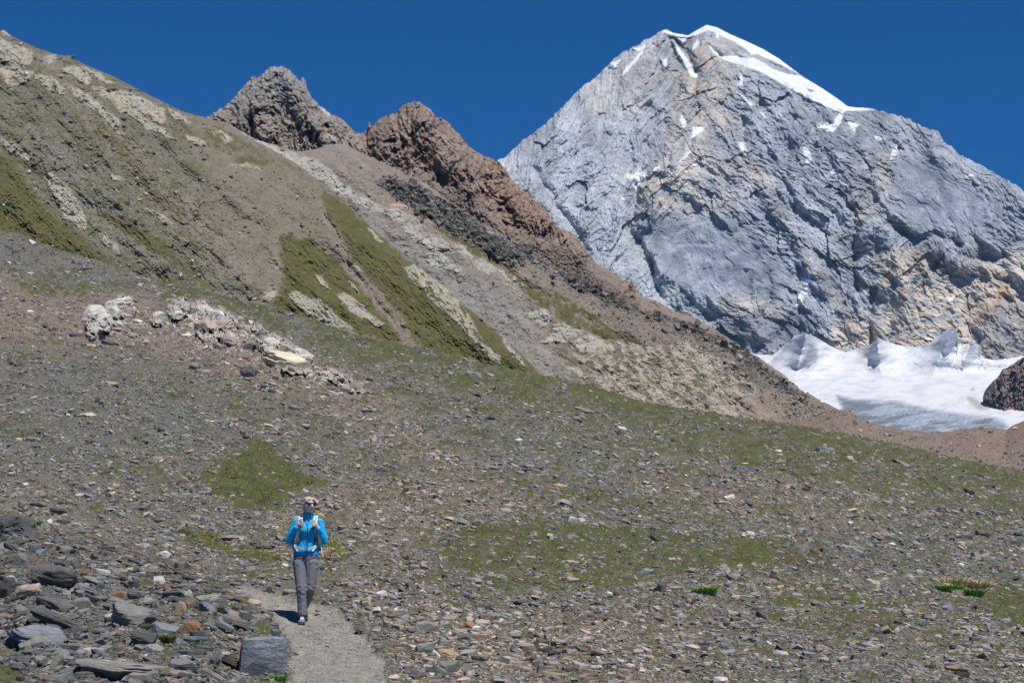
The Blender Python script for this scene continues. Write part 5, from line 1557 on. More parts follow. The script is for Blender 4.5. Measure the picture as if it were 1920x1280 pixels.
NAMED = [
    # ---- rock pile at the lower left
    (22, 1005, 78, 52, 10, 'crag', 'dark', 'dark layered schist crag cut by the left edge of the picture', 0),
    (86, 1102, 104, 50, 24, 'slab', 'dark', 'long dark boulder sloping down to the right, upper part of the left rock pile', 0),
    (92, 1178, 142, 40, 20, 'slab', 'brown', 'longest dark brown slab dipping right over a black gap', 0),
    (96, 1148, 78, 32, 18, 'slab', 'dark', 'dark ledge slab tucked right above the longest brown slab at left', 0),
    (242, 1176, 100, 46, 5, 'slab', 'mauve', 'broad brownish slab with flat top, halfway between trail and left edge', .47),
    (262, 1212, 62, 34, 6, 'slab', 'dark', 'overhanging dark slab with black shadow under it, below the broad brownish slab', 0),
    (215, 1278, 210, 58, 10, 'slab', 'grey', 'widest flat slab spotted with yellow-green lichen at the bottom left', .50),
    (58, 1214, 136, 46, 16, 'slab', 'blue', 'large pale blue-grey slab reaching the left edge above the lichen slab', .42),
    (487, 1268, 108, 82, 1, 'block', 'blue', 'large square blue-grey block standing beside the trail', 0),
    (187, 1082, 42, 18, 8, 'slab', 'cream', 'cream white stone beside orange rock in the left rock pile', 0),
    (160, 1078, 22, 14, 0, 'boulder', 'rust', 'small orange-brown stone touching the cream white stone at left', 0),
    (218, 1124, 22, 16, -5, 'block', 'rust', 'rusty red block behind the broad brownish slab', 0),
    (305, 1046, 32, 17, 6, 'wedge', 'white', 'bright white angular stone on the scree left of the hiker', 0),
    (52, 1118, 58, 26, -8, 'slab', 'pink', 'reddish and pale grey slab below the long dark boulder at left', 0),
    (20, 1132, 60, 18, -14, 'slab', 'dark', 'thin dark slab tilting up to the right at the left edge', 0),
    (336, 1152, 22, 22, 12, 'block', 'tan', 'upright tan stone above an orange-brown wedge near the trail', 0),
    (348, 1190, 44, 34, 34, 'wedge', 'rust', 'orange-brown wedge leaning down to the right near the trail', 0),
    (320, 1120, 52, 20, 4, 'slab', 'grey', 'flat grey plate with white block at its right corner', 0),
    (352, 1120, 16, 13, 0, 'block', 'white', 'small white block resting between two grey plates left of the trail', 0),
    (350, 1105, 42, 15, 4, 'slab', 'mauve', 'brownish grey plate just behind the small white block', 0),
    (386, 1130, 60, 20, 12, 'slab', 'green', 'long slab with a yellow-green lichen top edge, left of the trail start', .52),
    (64, 1038, 24, 18, 4, 'block', 'blue', 'squarish blue-grey block on the upper left rock pile', 0),
    (148, 1144, 36, 24, 4, 'block', 'grey', 'blunt grey block wedged between two dark slabs at left', 0),
    (176, 1098, 88, 22, 14, 'slab', 'grey', 'long grey slab carrying the cream white stone', 0),
    (12, 1120, 36, 36, 6, 'slab', 'dark', 'dark rounded slab at the left edge under the reddish slab', 0),
    (199, 1204, 28, 14, 3, 'slab', 'blue', 'little oval blue slab lying flat below the broad brownish slab', 0),
    (398, 1246, 26, 18, 18, 'slab', 'blue', 'small blue-grey slab on gravel left of the square block', 0),
    (423, 1234, 26, 16, -24, 'slab', 'pale', 'small pale stone leaning against the left side of the square block', 0),
    (428, 1200, 34, 16, -10, 'slab', 'pale', 'whitish stone behind the left corner of the square block', 0),
    (462, 1190, 44, 9, 4, 'slab', 'grey', 'thin dark-edged plate right behind the square block', 0),
    (416, 1200, 13, 10, 0, 'boulder', 'rust', 'small orange stone left of the square block', 0),
    (515, 1176, 22, 15, -12, 'slab', 'lgrey', 'light stone at the trail edge left of the boot', 0),
    (500, 1156, 34, 14, 4, 'slab', 'dark', 'flat dark stone at the left trail edge before the hiker', 0),
    (108, 1062, 30, 16, 6, 'slab', 'dark', 'small dark slab right of the squarish blue block', 0),
    (40, 1062, 28, 24, -20, 'block', 'lgrey', 'light grey stone leaning on the long dark boulder', 0),
    (110, 1076, 34, 18, 6, 'slab', 'blue', 'blue-grey slab just above the long dark boulder', 0),
    (190, 1262, 46, 20, 12, 'slab', 'lgrey', 'light grey slab bedded in the lichen slab, left part', .47),
    (102, 1250, 46, 18, 8, 'slab', 'pblue', 'pale slab lying left of the lichen slab', .3),
    (48, 1246, 60, 24, 12, 'crag', 'brown', 'crumbling reddish brown rock below the pale blue-grey slab', 0),
    (440, 1098, 34, 12, 0, 'slab', 'grey', 'small grey slab on the turf at the trail start', 0),
    (100, 962, 52, 20, 2, 'slab', 'grey', 'grey slab above the upper trail at left', 0),
    (66, 950, 40, 14, 4, 'slab', 'dark', 'dark slab above the upper trail near the left edge', 0),
    # ---- round the hiker
    (487, 1032, 58, 28, 9, 'crag', 'brown', 'dark brown ledge with a black hollow under it, left of the hiker elbow', 0),
    (438, 1012, 54, 16, 10, 'slab', 'mauve', 'low brownish slab running into the dark brown ledge', 0),
    (524, 1014, 26, 14, 4, 'slab', 'lgrey', 'light grey slab directly beside the hiker elbow', 0),
    (418, 958, 42, 17, 4, 'slab', 'grey', 'broad grey slab at the lower left of the bright turf patch', 0),
    (435, 934, 12, 9, 0, 'block', 'pale', 'pale block sitting inside the bright turf patch', 0),
    (456, 975, 38, 10, 8, 'slab', 'brown', 'thin brown plate left of the hiker shoulder', 0),
    (599, 972, 26, 14, 8, 'wedge', 'tan', 'orange-tan rock showing over the hiker shoulder', 0),
    (617, 1010, 20, 6, 0, 'slab', 'pblue', 'narrow pale slab right of the hiker elbow', 0),
    (628, 1132, 32, 19, 14, 'wedge', 'grey', 'dark-faced triangular slab right of the hiker leg', 0),
    (540, 1112, 30, 14, 0, 'boulder', 'lgrey', 'whitish rounded stone left of the hiker shin', 0),
    (503, 1108, 15, 13, 10, 'wedge', 'dark', 'dark pointed stone above the trail left of the hiker', 0),
    (484, 1098, 22, 14, 0, 'boulder', 'grey', 'grey stone in the row above the trail, left of the hiker', 0),
    (458, 1090, 16, 9, 0, 'boulder', 'pink', 'pale pinkish stone at the far end of the trail', 0),
    (750, 1156, 74, 18, 3, 'crag', 'brown', 'dark layered slab stack right of the trail', 0),
    (700, 1144, 40, 12, 6, 'slab', 'brown', 'brown plate between the trail and the layered slab stack', 0),
    (735, 1053, 42, 12, 3, 'slab', 'mauve', 'flat mauve slab on the scree right of the hiker', 0),
    (838, 1232, 50, 24, 4, 'boulder', 'tan', 'tan brown boulder with cracked back edge, right of the trail bottom', 0),
    (796, 1224, 42, 22, -4, 'block', 'lgrey', 'light grey block left of the tan brown boulder', 0),
    (792, 1182, 36, 22, 6, 'block', 'lgrey', 'squarish light grey slab among the stones right of the trail', 0),
    (762, 1256, 54, 16, 2, 'slab', 'mauve', 'long low slab in the dry turf right of the trail bottom', 0),
    (868, 1204, 32, 20, -8, 'slab', 'lgrey', 'light grey slab behind the tan brown boulder', 0),
    (900, 1240, 40, 18, 10, 'slab', 'grey', 'grey slab just right of the tan brown boulder', 0),
    (735, 1196, 30, 10, 8, 'slab', 'grey', 'thin grey slab crossing the right edge of the trail', 0),
    (596, 1146, 12, 8, 0, 'boulder', 'pblue', 'small pale stone on the trail right of the boot', 0),
    (615, 1205, 13, 6, 0, 'boulder', 'pale', 'little pale pebble in the middle of the trail', 0),
    # ---- upper left scree
    (137, 632, 26, 15, 5, 'boulder', 'dark', 'black rock on the pink scree below the left white outcrop', 0),
    (205, 648, 25, 14, 5, 'boulder', 'dark', 'black rock right of and below the other black rock', 0),
    (207, 722, 25, 11, 0, 'boulder', 'tan', 'orange-tan stone on the grey scree below the black rocks', 0),
    (162, 782, 36, 16, 0, 'boulder', 'cream', 'cream boulder low on the left scree', 0),
    (397, 793, 20, 9, 0, 'slab', 'cream', 'cream stone at the top of the turf, centre left', 0),
    (518, 815, 20, 9, 4, 'slab', 'tan', 'pale orange stone above the bright turf patch', 0),
    (357, 845, 18, 9, 2, 'boulder', 'rust', 'rusty stone in the grey scree left of the bright turf patch', 0),
    (391, 888, 26, 10, 0, 'slab', 'rust', 'dark red-brown slab at the upper left edge of the bright turf patch', 0),
    (466, 708, 54, 30, -14, 'slab', 'grey', 'big grey boulder tilted up to the right below the white outcrops', 0),
    (364, 694, 28, 18, -8, 'slab', 'grey', 'dark-sided grey rock below the right white outcrop', 0),
    (368, 698, 26, 9, 0, 'slab', 'pblue', 'flat blue-grey oval slab on the upper scree', 0),
    (275, 676, 18, 9, 4, 'slab', 'white', 'white stone on the pink scree between outcrops and black rocks', 0),
    (102, 697, 26, 13, 0, 'boulder', 'grey', 'rounded blue-grey stone on the scree near the left edge', 0),
    (60, 828, 34, 14, 6, 'slab', 'lgrey', 'light grey slab low on the left scree near the edge', 0),
    (57, 458, 22, 11, 12, 'slab', 'white', 'white slab lying below the crest at far left', 0),
    (57, 516, 16, 10, -6, 'boulder', 'pale', 'pale round stone on the grassy shoulder at left', 0),
    (272, 526, 24, 9, 10, 'slab', 'green', 'dark-edged slab lying on the crest of the left shoulder', 0),
    (200, 512, 22, 6, 4, 'slab', 'pblue', 'thin pale slab just under the left crest', 0),
    (286, 542, 10, 7, 0, 'block', 'pink', 'small pink block above the white outcrops', 0),
    # ---- white outcrop, left
    (181, 600, 42, 36, -30, 'crag', 'pale', 'steep ribbed pale rock forming the left flank of the left outcrop', 0),
    (222, 574, 52, 22, -16, 'crag', 'pale', 'pale slab forming the top of the left outcrop', 0),
    (207, 596, 26, 20, 0, 'block', 'pale', 'pale block in the middle of the left outcrop', 0),
    (212, 622, 38, 14, -14, 'slab', 'pink', 'pinkish slab at the foot of the left outcrop', 0),
    (176, 628, 24, 20, 0, 'boulder', 'pale', 'rounded pale boulder at the lower left corner of the left outcrop', 0),
    (236, 594, 24, 18, 10, 'block', 'pink', 'pink block at the right side of the left outcrop', 0),
    # ---- middle
    (336, 576, 38, 18, -20, 'slab', 'pale', 'upper pale sheet of the middle outcrop', 0),
    (332, 597, 36, 20, -18, 'slab', 'pale', 'lower pale sheet of the middle outcrop', 0),
    (296, 606, 22, 20, -10, 'block', 'pale', 'pale block left of the middle outcrop', 0),
    (316, 574, 20, 18, 10, 'crag', 'pink', 'pink crumbling rock left of the upper pale sheet', 0),
    # ---- right
    (378, 590, 34, 24, 14, 'crag', 'pale', 'ribbed pale rock at the top left of the right outcrop', 0),
    (384, 624, 40, 30, 0, 'boulder', 'pink', 'round pink boulder in the left half of the right outcrop', 0),
    (416, 624, 50, 32, -22, 'crag', 'pink', 'large pinkish rock in the middle of the right outcrop', 0),
    (424, 650, 32, 30, 24, 'boulder', 'pink', 'pink boulder at the lower right of the right outcrop', 0),
    (388, 652, 26, 26, 20, 'crag', 'pink', 'leaning pinkish rock at the foot of the right outcrop', 0),
    (406, 596, 24, 14, 0, 'block', 'white', 'whitish block on the back of the right outcrop', 0),
    (470, 656, 28, 22, 0, 'boulder', 'mauve', 'mauve round boulder between the right outcrop and the big tan boulder', 0),
    (486, 632, 32, 20, 26, 'slab', 'lgrey', 'light grey boulder leaning down to the right below the crest', 0),
    (505, 650, 34, 22, 18, 'crag', 'pale', 'pale broken rock above the big tan boulder', 0),
    (535, 694, 72, 44, 10, 'boulder', 'cream', 'biggest tan boulder with an orange face on the spur', 0),
    (562, 676, 44, 26, 20, 'crag', 'pale', 'pale rock against the back of the biggest tan boulder', 0),
    (568, 702, 36, 18, 6, 'slab', 'white', 'white slab at the right foot of the biggest tan boulder', 0),
    (594, 698, 22, 14, 8, 'slab', 'pink', 'pink stone right of the white slab on the spur', 0),
    (610, 708, 26, 16, 10, 'boulder', 'pink', 'pinkish boulder in the chain running down from the tan boulder', 0),
    (646, 714, 16, 16, 0, 'wedge', 'pink', 'pointed pink stone in the chain running down the spur', 0),
    (660, 732, 30, 22, 34, 'slab', 'pink', 'last pink rock of the chain, leaning down to the right', 0),
    (622, 742, 32, 15, 8, 'slab', 'pblue', 'pale blue slab with dark underside below the rock chain', 0),
    (624, 718, 20, 8, 6, 'slab', 'dark', 'dark thin slab beneath the pinkish boulder chain', 0),
    (595, 738, 30, 10, 2, 'slab', 'pblue', 'pale slab left of the blue slab below the rock chain', 0),
    (506, 736, 22, 12, 18, 'slab', 'grey', 'dark grey stone below the big tan boulder, left', 0),
    (508, 722, 20, 9, 0, 'boulder', 'lgrey', 'light rounded stone below the big tan boulder, left', 0),
    (545, 730, 26, 9, 4, 'slab', 'grey', 'flat grey stone below the big tan boulder', 0),
    (623, 781, 40, 9, 3, 'slab', 'white', 'long white slab on the turf in the centre left', 0),
    (686, 773, 30, 11, 2, 'slab', 'grey', 'grey flat slab right of the long white slab', 0),
    (652, 796, 20, 6, 2, 'slab', 'white', 'small white slab right of and below the long white slab', 0),
    (760, 798, 17, 12, 0, 'boulder', 'green', 'pale greenish boulder above the pink scree band', 0),
    (710, 822, 38, 15, 0, 'boulder', 'blue', 'low blue-grey boulder left of the pink scree band', 0),
    # ---- right half
    (886, 708, 40, 22, 4, 'crag', 'grey', 'rough grey boulder standing highest near the crest, centre', 0),
    (918, 706, 26, 10, 4, 'slab', 'lgrey', 'light stone touching the right side of the rough grey boulder', 0),
    (892, 726, 16, 8, 6, 'slab', 'pblue', 'small pale stone below the rough grey boulder', 0),
    (889, 742, 30, 11, 8, 'slab', 'dark', 'dark slab some way below the rough grey boulder', 0),
    (890, 768, 18, 7, 4, 'slab', 'dark', 'small dark slab on the scree, third below the rough grey boulder', 0),
    (920, 787, 26, 10, -4, 'slab', 'dark', 'dark slab with pale stone behind it on the central scree', 0),
    (918, 880, 50, 16, 2, 'slab', 'grey', 'long grey slab at the lower end of the pink scree band', 0),
    (1049, 914, 36, 14, 4, 'crag', 'tan', 'brown orange rock in the middle of the slope', 0),
    (997, 905, 18, 7, 3, 'slab', 'pink', 'small pink slab left of the brown orange rock', 0),
    (1028, 912, 14, 6, 0, 'boulder', 'pblue', 'pale pebble touching the left of the brown orange rock', 0),
    (1094, 916, 32, 11, 5, 'slab', 'grey', 'grey slab right of the brown orange rock', 0),
    (985, 885, 26, 11, -6, 'slab', 'brown', 'brown stone right of the long grey slab', 0),
    (1111, 744, 36, 8, 8, 'slab', 'pblue', 'thin pale blue slab near the crest, left of a dark-edged one', 0),
    (1142, 752, 30, 8, 4, 'slab', 'pblue', 'thin slab with dark front edge near the crest', 0),
    (1095, 774, 52, 18, 6, 'crag', 'mauve', 'mauve broken rock below the two thin slabs near the crest', 0),
    (1092, 838, 36, 10, 6, 'slab', 'dark', 'dark slab on the blue-grey scree in the right centre', 0),
    (1137, 854, 32, 9, 8, 'slab', 'dark', 'dark thin slab right of and below the other dark slab', 0),
    (862, 833, 26, 11, 10, 'slab', 'cream', 'yellow cream stone in the pink scree band', 0),
    (861, 979, 24, 11, 6, 'slab', 'pink', 'pale pink slab at the left end of the large turf patch', 0),
    (1160, 978, 46, 12, -4, 'crag', 'dark', 'left dark slab cluster above the large turf patch', 0),
    (1168, 968, 20, 8, -16, 'slab', 'dark', 'dark plate tilted up behind the dark slab cluster', 0),
    (1210, 981, 36, 13, 6, 'crag', 'dark', 'right dark slab cluster above the large turf patch', 0),
    (1212, 992, 24, 8, 6, 'slab', 'pblue', 'pale slab in front of the right dark slab cluster', 0),
    (1258, 994, 20, 9, 6, 'slab', 'pblue', 'pale blue stone right of the right dark slab cluster', 0),
    (1693, 874, 54, 17, 10, 'slab', 'grey', 'large grey slab high on the turf at right', 0),
    (1678, 868, 26, 10, 0, 'slab', 'dark', 'dark stone at the left end of the large grey slab', 0),
    (1357, 945, 46, 13, 3, 'slab', 'green', 'long greenish grey slab with a black shadow, right centre', 0),
    (1838, 966, 40, 13, 9, 'slab', 'pblue', 'whitish blue boulder near the right edge', 0),
    (1844, 1006, 50, 18, 2, 'slab', 'mauve', 'flat mauve boulder in the dark cluster near the right edge', 0),
    (1882, 1012, 24, 11, 4, 'slab', 'grey', 'grey stone right of the flat mauve boulder', 0),
    (1818, 1010, 24, 13, -8, 'crag', 'dark', 'dark stone left of the flat mauve boulder', 0),
    (1798, 1010, 18, 9, 0, 'slab', 'dark', 'leftmost dark stone of the cluster near the right edge', 0),
    (1604, 1028, 36, 17, 10, 'wedge', 'green', 'greenish brown boulder pointing left, right of the rust moss', 0),
    (1652, 1026, 34, 9, 10, 'slab', 'blue', 'flat blue slab right of the greenish brown boulder', 0),
    (1508, 1010, 40, 8, 3, 'slab', 'pblue', 'pale slab lying just above the rust moss patch', 0),
    (1374, 1088, 38, 16, 4, 'slab', 'mauve', 'pale mauve slab in the gap of the large turf patch', 0),
    (1360, 1043, 26, 12, 2, 'wedge', 'grey', 'grey pointed stone left of the bright moss', 0),
    (1379, 1180, 24, 15, 6, 'slab', 'lgrey', 'squarish light slab below the fern tuft', 0),
    (1797, 1260, 52, 18, 6, 'slab', 'tan', 'brown slab low in the right corner', 0),
    (1784, 1240, 36, 9, 2, 'slab', 'rust', 'red-brown plate right behind the brown slab in the right corner', 0),
    (1834, 1226, 36, 15, -4, 'slab', 'cream', 'cream slab in the turf of the right corner', 0),
    (1630, 1090, 13, 9, 0, 'boulder', 'pale', 'pale pinkish round pebble in the dark turf, right', 0),
    (1463, 855, 15, 7, 0, 'slab', 'cream', 'cream stone on the upper right turf', 0),
    (1681, 891, 18, 6, 2, 'slab', 'white', 'white stone under the large grey slab at right', 0),
    (1702, 902, 14, 5, 2, 'slab', 'white', 'smaller white stone right of the white stone under the grey slab', 0),
    (1552, 1244, 46, 14, 12, 'crag', 'dark', 'dark heap of slabs at the bottom, right of centre', 0),
    (1500, 900, 24, 9, 6, 'slab', 'dark', 'dark thin slab pair on the upper right scree', 0),
    (1545, 876, 32, 11, -4, 'slab', 'grey', 'grey broken slab left of the large grey slab on the turf', 0),
    (1890, 890, 34, 8, 2, 'slab', 'lgrey', 'light slab at the right edge below the moraine', 0),
    (1650, 1042, 44, 7, 4, 'slab', 'grey', 'thin grey slab below the flat blue slab at right', 0),
    (1320, 1252, 40, 12, 6, 'slab', 'grey', 'grey slab at the bottom edge, centre right', 0),
]
for px, py, w, h, roll, kind, col, lab, lich in NAMED:
    if 540 < py < 760 and 150 < px < 700 and kind in ('crag', 'block', 'boulder'):
        w *= 1.35; h *= 1.3
    elif px < 420 and py > 1000:
        w *= 1.15; h *= 1.2
        col = {'brown': 'dark', 'mauve': 'grey', 'lgrey': 'grey', 'cream': 'pale'}.get(col, col)
    put_rock(px, py, w, h, roll, kind, col, lab, None, lich)


CW = {'grey': 'plain grey', 'blue': 'blue-grey', 'dark': 'blackish', 'lgrey': 'light grey', 'brown': 'brown', 'mauve': 'mauve', 'pink': 'pinkish', 'pblue': 'pale bluish'}


def crowd():
    """the rest of the 300 largest stones"""
    zones = [
        (66, [(0, 1010), (120, 1015), (300, 1050), (410, 1110), (450, 1150), (420, 1275), (0, 1275)], (30, 62), ['grey', 'blue', 'dark', 'dark', 'grey', 'brown'],
         'slate slab jammed among others in the lower left rock pile', 'slabs of the lower left rock pile', 12),
        (26, [(780, 1180), (1000, 1190), (1150, 1230), (1150, 1280), (900, 1280), (880, 1250)], (20, 40), ['mauve', 'grey', 'lgrey', 'pink', 'brown'],
         'flat stone in the bottom scree just right of the trail', 'stones of the bottom scree right of the trail', 3),
        (16, [(1180, 1150), (1700, 1210), (1700, 1275), (1180, 1275)], (18, 34), ['grey', 'mauve', 'lgrey', 'pblue'],
         'flat stone in the bottom scree towards the right corner', 'stones of the bottom right scree', 3),
        (14, [(640, 1100), (720, 1110), (850, 1150), (850, 1180), (720, 1150), (660, 1140)], (16, 32), ['brown', 'mauve', 'grey', 'dark'],
         'plate in the low wall of stones along the right side of the trail', 'plates along the right side of the trail', 6),
    ]
    made = []
    for n, pl, (a, b), cols, lab, grp, tilt in zones:
        pl = np.array(pl); k = 0; placed = []
        while k < n:
            x = random.uniform(*(pl[:, 0].min(), pl[:, 0].max())); y = random.uniform(pl[:, 1].min(), pl[:, 1].max())
            if sd_poly(np.array([x]), np.array([y]), pl)[0] < 0: continue
            w = random.uniform(a, b)
            if any(abs(x - q[0]) < (w + q[2]) * .36 and abs(y - q[1]) < 8 for q in placed): continue
            if any(abs(x - q[0]) < (w + q[2]) * .36 and abs(y - q[1]) < 10 for q in NAMED): continue
            placed.append((x, y, w)); k += 1
            col = random.choice(cols)
            o = put_rock(x, y, w, w * random.uniform(.30, .46), random.gauss(tilt, 9), random.choice(['slab', 'slab', 'slab', 'slab', 'wedge']), col, lab, CW[col] + ' ' + grp,
                         random.choice([0, 0, 0, .42]))
            anc = min(ANCHORS, key=lambda q: math.hypot(x - q[0], (y - q[1]) * 1.6))
            dx, dy = x - anc[0], (y - anc[1]) * 1.6
            ang = math.degrees(math.atan2(-dy, dx)) % 360
            dr = ['right of', 'up and right of', 'above', 'up and left of', 'left of', 'down and left of', 'below', 'down and right of'][int((ang + 22.5) // 45) % 8]
            made.append((CW[col], dr, anc[2], math.hypot(dx, dy), o, lab.split()[0]))
    # say which one: colour, direction from a landmark, and rank by distance from it
    made.sort(key=lambda q: q[3]); seen = {}
    for cw, dr, an, d, o, noun in made:
        r = seen.get((cw, dr, an), 0); seen[(cw, dr, an)] = r + 1
        noun = {'slate': 'slab', 'flat': 'stone', 'plate': 'plate'}[noun]
        rk = ['nearest', 'second nearest', 'third nearest', 'fourth nearest', 'fifth nearest', 'sixth nearest', 'seventh nearest', 'eighth nearest'][min(r, 7)]
        o['label'] = '%s %s %s to, and %s, %s' % (rk, cw, noun, dr, an)


ANCHORS = [(86, 1102, 'the long dark boulder'), (58, 1214, 'the big blue-grey slab'), (92, 1178, 'the longest dipping slab'), (242, 1170, 'the broad flat-topped slab'),
           (187, 1080, 'the cream white stone'), (487, 1240, 'the square block'), (305, 1040, 'the bright white stone'), (348, 1185, 'the orange-brown wedge'),
           (218, 1118, 'the rusty red block'), (215, 1270, 'the lichen slab'), (386, 1126, 'the lichen-topped slab'), (320, 1116, 'the flat grey plate'),
           (838, 1222, 'the tan brown boulder'), (792, 1175, 'the squarish light slab'), (750, 1150, 'the dark slab stack'), (1340, 1130, 'the fern tuft'),
           (1552, 1238, 'the dark slab heap'), (1320, 1248, 'the grey bottom-edge slab'), (930, 1260, 'the slab beside the tan boulder'), (628, 1125, 'the triangular slab'),
           (1030, 1230, 'the bottom centre scree'), (1200, 1240, 'the bottom right-centre scree')]
crowd()


# ------------------------------------------------------------------ green tufts
def plant(name, px, py, w, h, label, cat, cols, n, dry=0):
    P = slope_P(np.array([px]), np.array([py]))[0]; mpp = float(slope_D(np.array([px]), np.array([py]))[0]) / F
    W = w * mpp; H = h * mpp
    r = np.random.default_rng(int(px))
    V = []; T = []; C = []
    for i in range(n):
        a = r.uniform(0, 6.28); q = math.sqrt(r.random())
        bx, by = math.cos(a) * q * W * .42, math.sin(a) * q * W * .25
        ln = H * r.uniform(.55, 1.1); out = .75 * q + r.uniform(0, .45)
        dx, dy = math.cos(a) * out, math.sin(a) * out
        aw = r.uniform(0, 6.28); wv = np.array([math.cos(aw), math.sin(aw), 0]) * H * .045
        p0 = np.array([bx, by, -.02]); p1 = p0 + np.array([dx * .35 * ln, dy * .35 * ln, .6 * ln]); p2 = p0 + np.array([dx * ln, dy * ln, ln * .95])
        k = len(V)
        V += [p0 - wv, p0 + wv, p1 + wv * .8, p1 - wv * .8, p2]
        T += [(k, k + 1, k + 2), (k, k + 2, k + 3), (k + 3, k + 2, k + 4)]
        c = np.array(cols[r.integers(0, len(cols))]) * r.uniform(.7, 1.3)
        C += [c * .8, c * .8, c, c, c * 1.15]
    o = mesh_from(name, np.array(V), np.array(T), 3, np.array(C), grass_mat)
    o.location = P
    return tag(o, label, cat)


GR = [(.15, .29, .05), (.21, .34, .07), (.12, .23, .045)]
plant("fern_tuft", 1325, 1114, 38, 20, "bright green leafy tuft beside pale stones in the turf", "plant", GR, 420)
plant("grass_tuft", 1778, 1110, 52, 19, "dense green grass clump under dry straw at the right", "grass clump", GR, 700)
plant("grass_tuft", 1818, 1116, 60, 17, "green grass clump right of the straw-topped one", "grass clump", GR, 650)
plant("straw_tuft", 1790, 1101, 56, 24, "dry straw-coloured grass tuft behind the green clump, left one", "dry grass", [(.62, .52, .33), (.50, .41, .24)], 420)
plant("straw_tuft", 1830, 1104, 56, 22, "dry straw-coloured grass tuft behind the green clump, right one", "dry grass", [(.62, .52, .33), (.50, .41, .24)], 420)
plant("grass_tuft", 1468, 884, 16, 10, "small dark green tuft alone on the upper right slope", "plant", GR, 160)
plant("grass_tuft", 522, 1276, 26, 18, "green tuft at the right foot of the square block", "plant", GR, 220)
plant("grass_tuft", 441, 899, 14, 9, "dark green cushion inside the bright turf patch", "plant", [(.03, .06, .012)], 160)
plant("grass_tuft", 1030, 774, 12, 7, "tiny dark green tuft near the crest, centre", "plant", GR, 90)
plant("grass_tuft", 66, 984, 20, 14, "green tuft behind the dark schist crag at the left", "plant", GR, 160)
plant("grass_tuft", 372, 1212, 18, 16, "green tuft under the orange-brown wedge", "plant", GR, 160)
plant("grass_tuft", 312, 1205, 22, 22, "yellowish green tuft between slabs left of the trail", "plant", [(.13, .14, .035), (.10, .12, .03)], 240)
plant("grass_tuft", 426, 1152, 30, 22, "yellow-green leafy tuft with pale flower heads near the trail", "plant", [(.16, .17, .05), (.11, .14, .03)], 260)
plant("gentian", 1866, 1247, 7, 5, "tiny bright blue flower in the right corner", "flower", [(.02, .06, .45)], 26)


# ------------------------------------------------------------------ summit cross
def cross():
    s = 2.2
    e = bpy.data.objects.new("summit_cross", None); COL.objects.link(e)
    e.location = summit + Vector((0, 4, -1))
    tag(e, "tiny dark cross on the snowy summit", "cross")
    m = plain_mat("cross_metal", (.12, .12, .13), .5)
    for nm, (x, z0, z1, w) in (("post", (0, 0, 6.5, .45)), ("crossbar", (0, 4.3, 4.9, 3.4))):
        bm = bmesh.new(); bmesh.ops.create_cube(bm, size=1)
        bmesh.ops.bevel(bm, geom=bm.edges[:], offset=.06, segments=1, affect='EDGES')
        me = bpy.data.meshes.new(nm); bm.to_mesh(me); bm.free()
        o = bpy.data.objects.new(nm, me); COL.objects.link(o); me.materials.append(m)
        o.scale = (w, .4 if nm == "post" else .34, z1 - z0); o.location = (x, 0, (z0 + z1) / 2); o.parent = e


cross()


# ------------------------------------------------------------------ the hiker
def ico(c, r, sub=2):
    bm = bmesh.new(); bmesh.ops.create_icosphere(bm, subdivisions=sub, radius=1)
    rr = (r, r, r) if not hasattr(r, '__len__') else r
    V = [Vector((v.co.x * rr[0] + c[0], v.co.y * rr[1] + c[1], v.co.z * rr[2] + c[2])) for v in bm.verts]
    bm.free(); return V


def blob(name, prims, mat, parent, voxel=.007, smooth=2, disp=None, smoothing=.5):
    """union of hulls (each prim is a list of (centre, radius) joined by a convex hull) as one continuous skin"""
    bm = bmesh.new()
    for pr in prims:
        vs = []
        for c, r in pr:
            vs += [bm.verts.new(v) for v in ico(c, r)]
        res = bmesh.ops.convex_hull(bm, input=vs)
        junk = [g for g in res['geom_interior'] if isinstance(g, bmesh.types.BMVert)] + [g for g in res['geom_unused'] if isinstance(g, bmesh.types.BMVert)]
        bmesh.ops.delete(bm, geom=list(set(junk)), context='VERTS')
    me = bpy.data.meshes.new(name); bm.to_mesh(me); bm.free()
    o = bpy.data.objects.new(name, me); COL.objects.link(o)
    md = o.modifiers.new("r", 'REMESH'); md.mode = 'VOXEL'; md.voxel_size = voxel; md.use_smooth_shade = True
    if smooth:
        sm = o.modifiers.new("s", 'SMOOTH'); sm.iterations = smooth; sm.factor = smoothing
    dg = bpy.context.evaluated_depsgraph_get()
    me2 = bpy.data.meshes.new_from_object(o.evaluated_get(dg))
    o.modifiers.clear(); o.data = me2; me2.name = name
    bpy.data.meshes.remove(me)
    if disp is not None:
        n = len(me2.vertices); co = np.empty(n * 3, np.float32); me2.vertices.foreach_get('co', co); co = co.reshape(-1, 3)
        nr = np.empty(n * 3, np.float32); me2.vertices.foreach_get('normal', nr); nr = nr.reshape(-1, 3)
        co = co + nr * disp(co)[:, None]
        me2.vertices.foreach_set('co', co.astype(np.float32).ravel()); me2.update()
    me2.polygons.foreach_set('use_smooth', np.full(len(me2.polygons), True))
    me2.materials.clear(); me2.materials.append(mat)
    o.parent = parent
    return o


def chain(*pts):
    """tapered limb through joints: list of hulls between consecutive (centre, radius)"""
    return [[a, b] for a, b in zip(pts[:-1], pts[1:])]


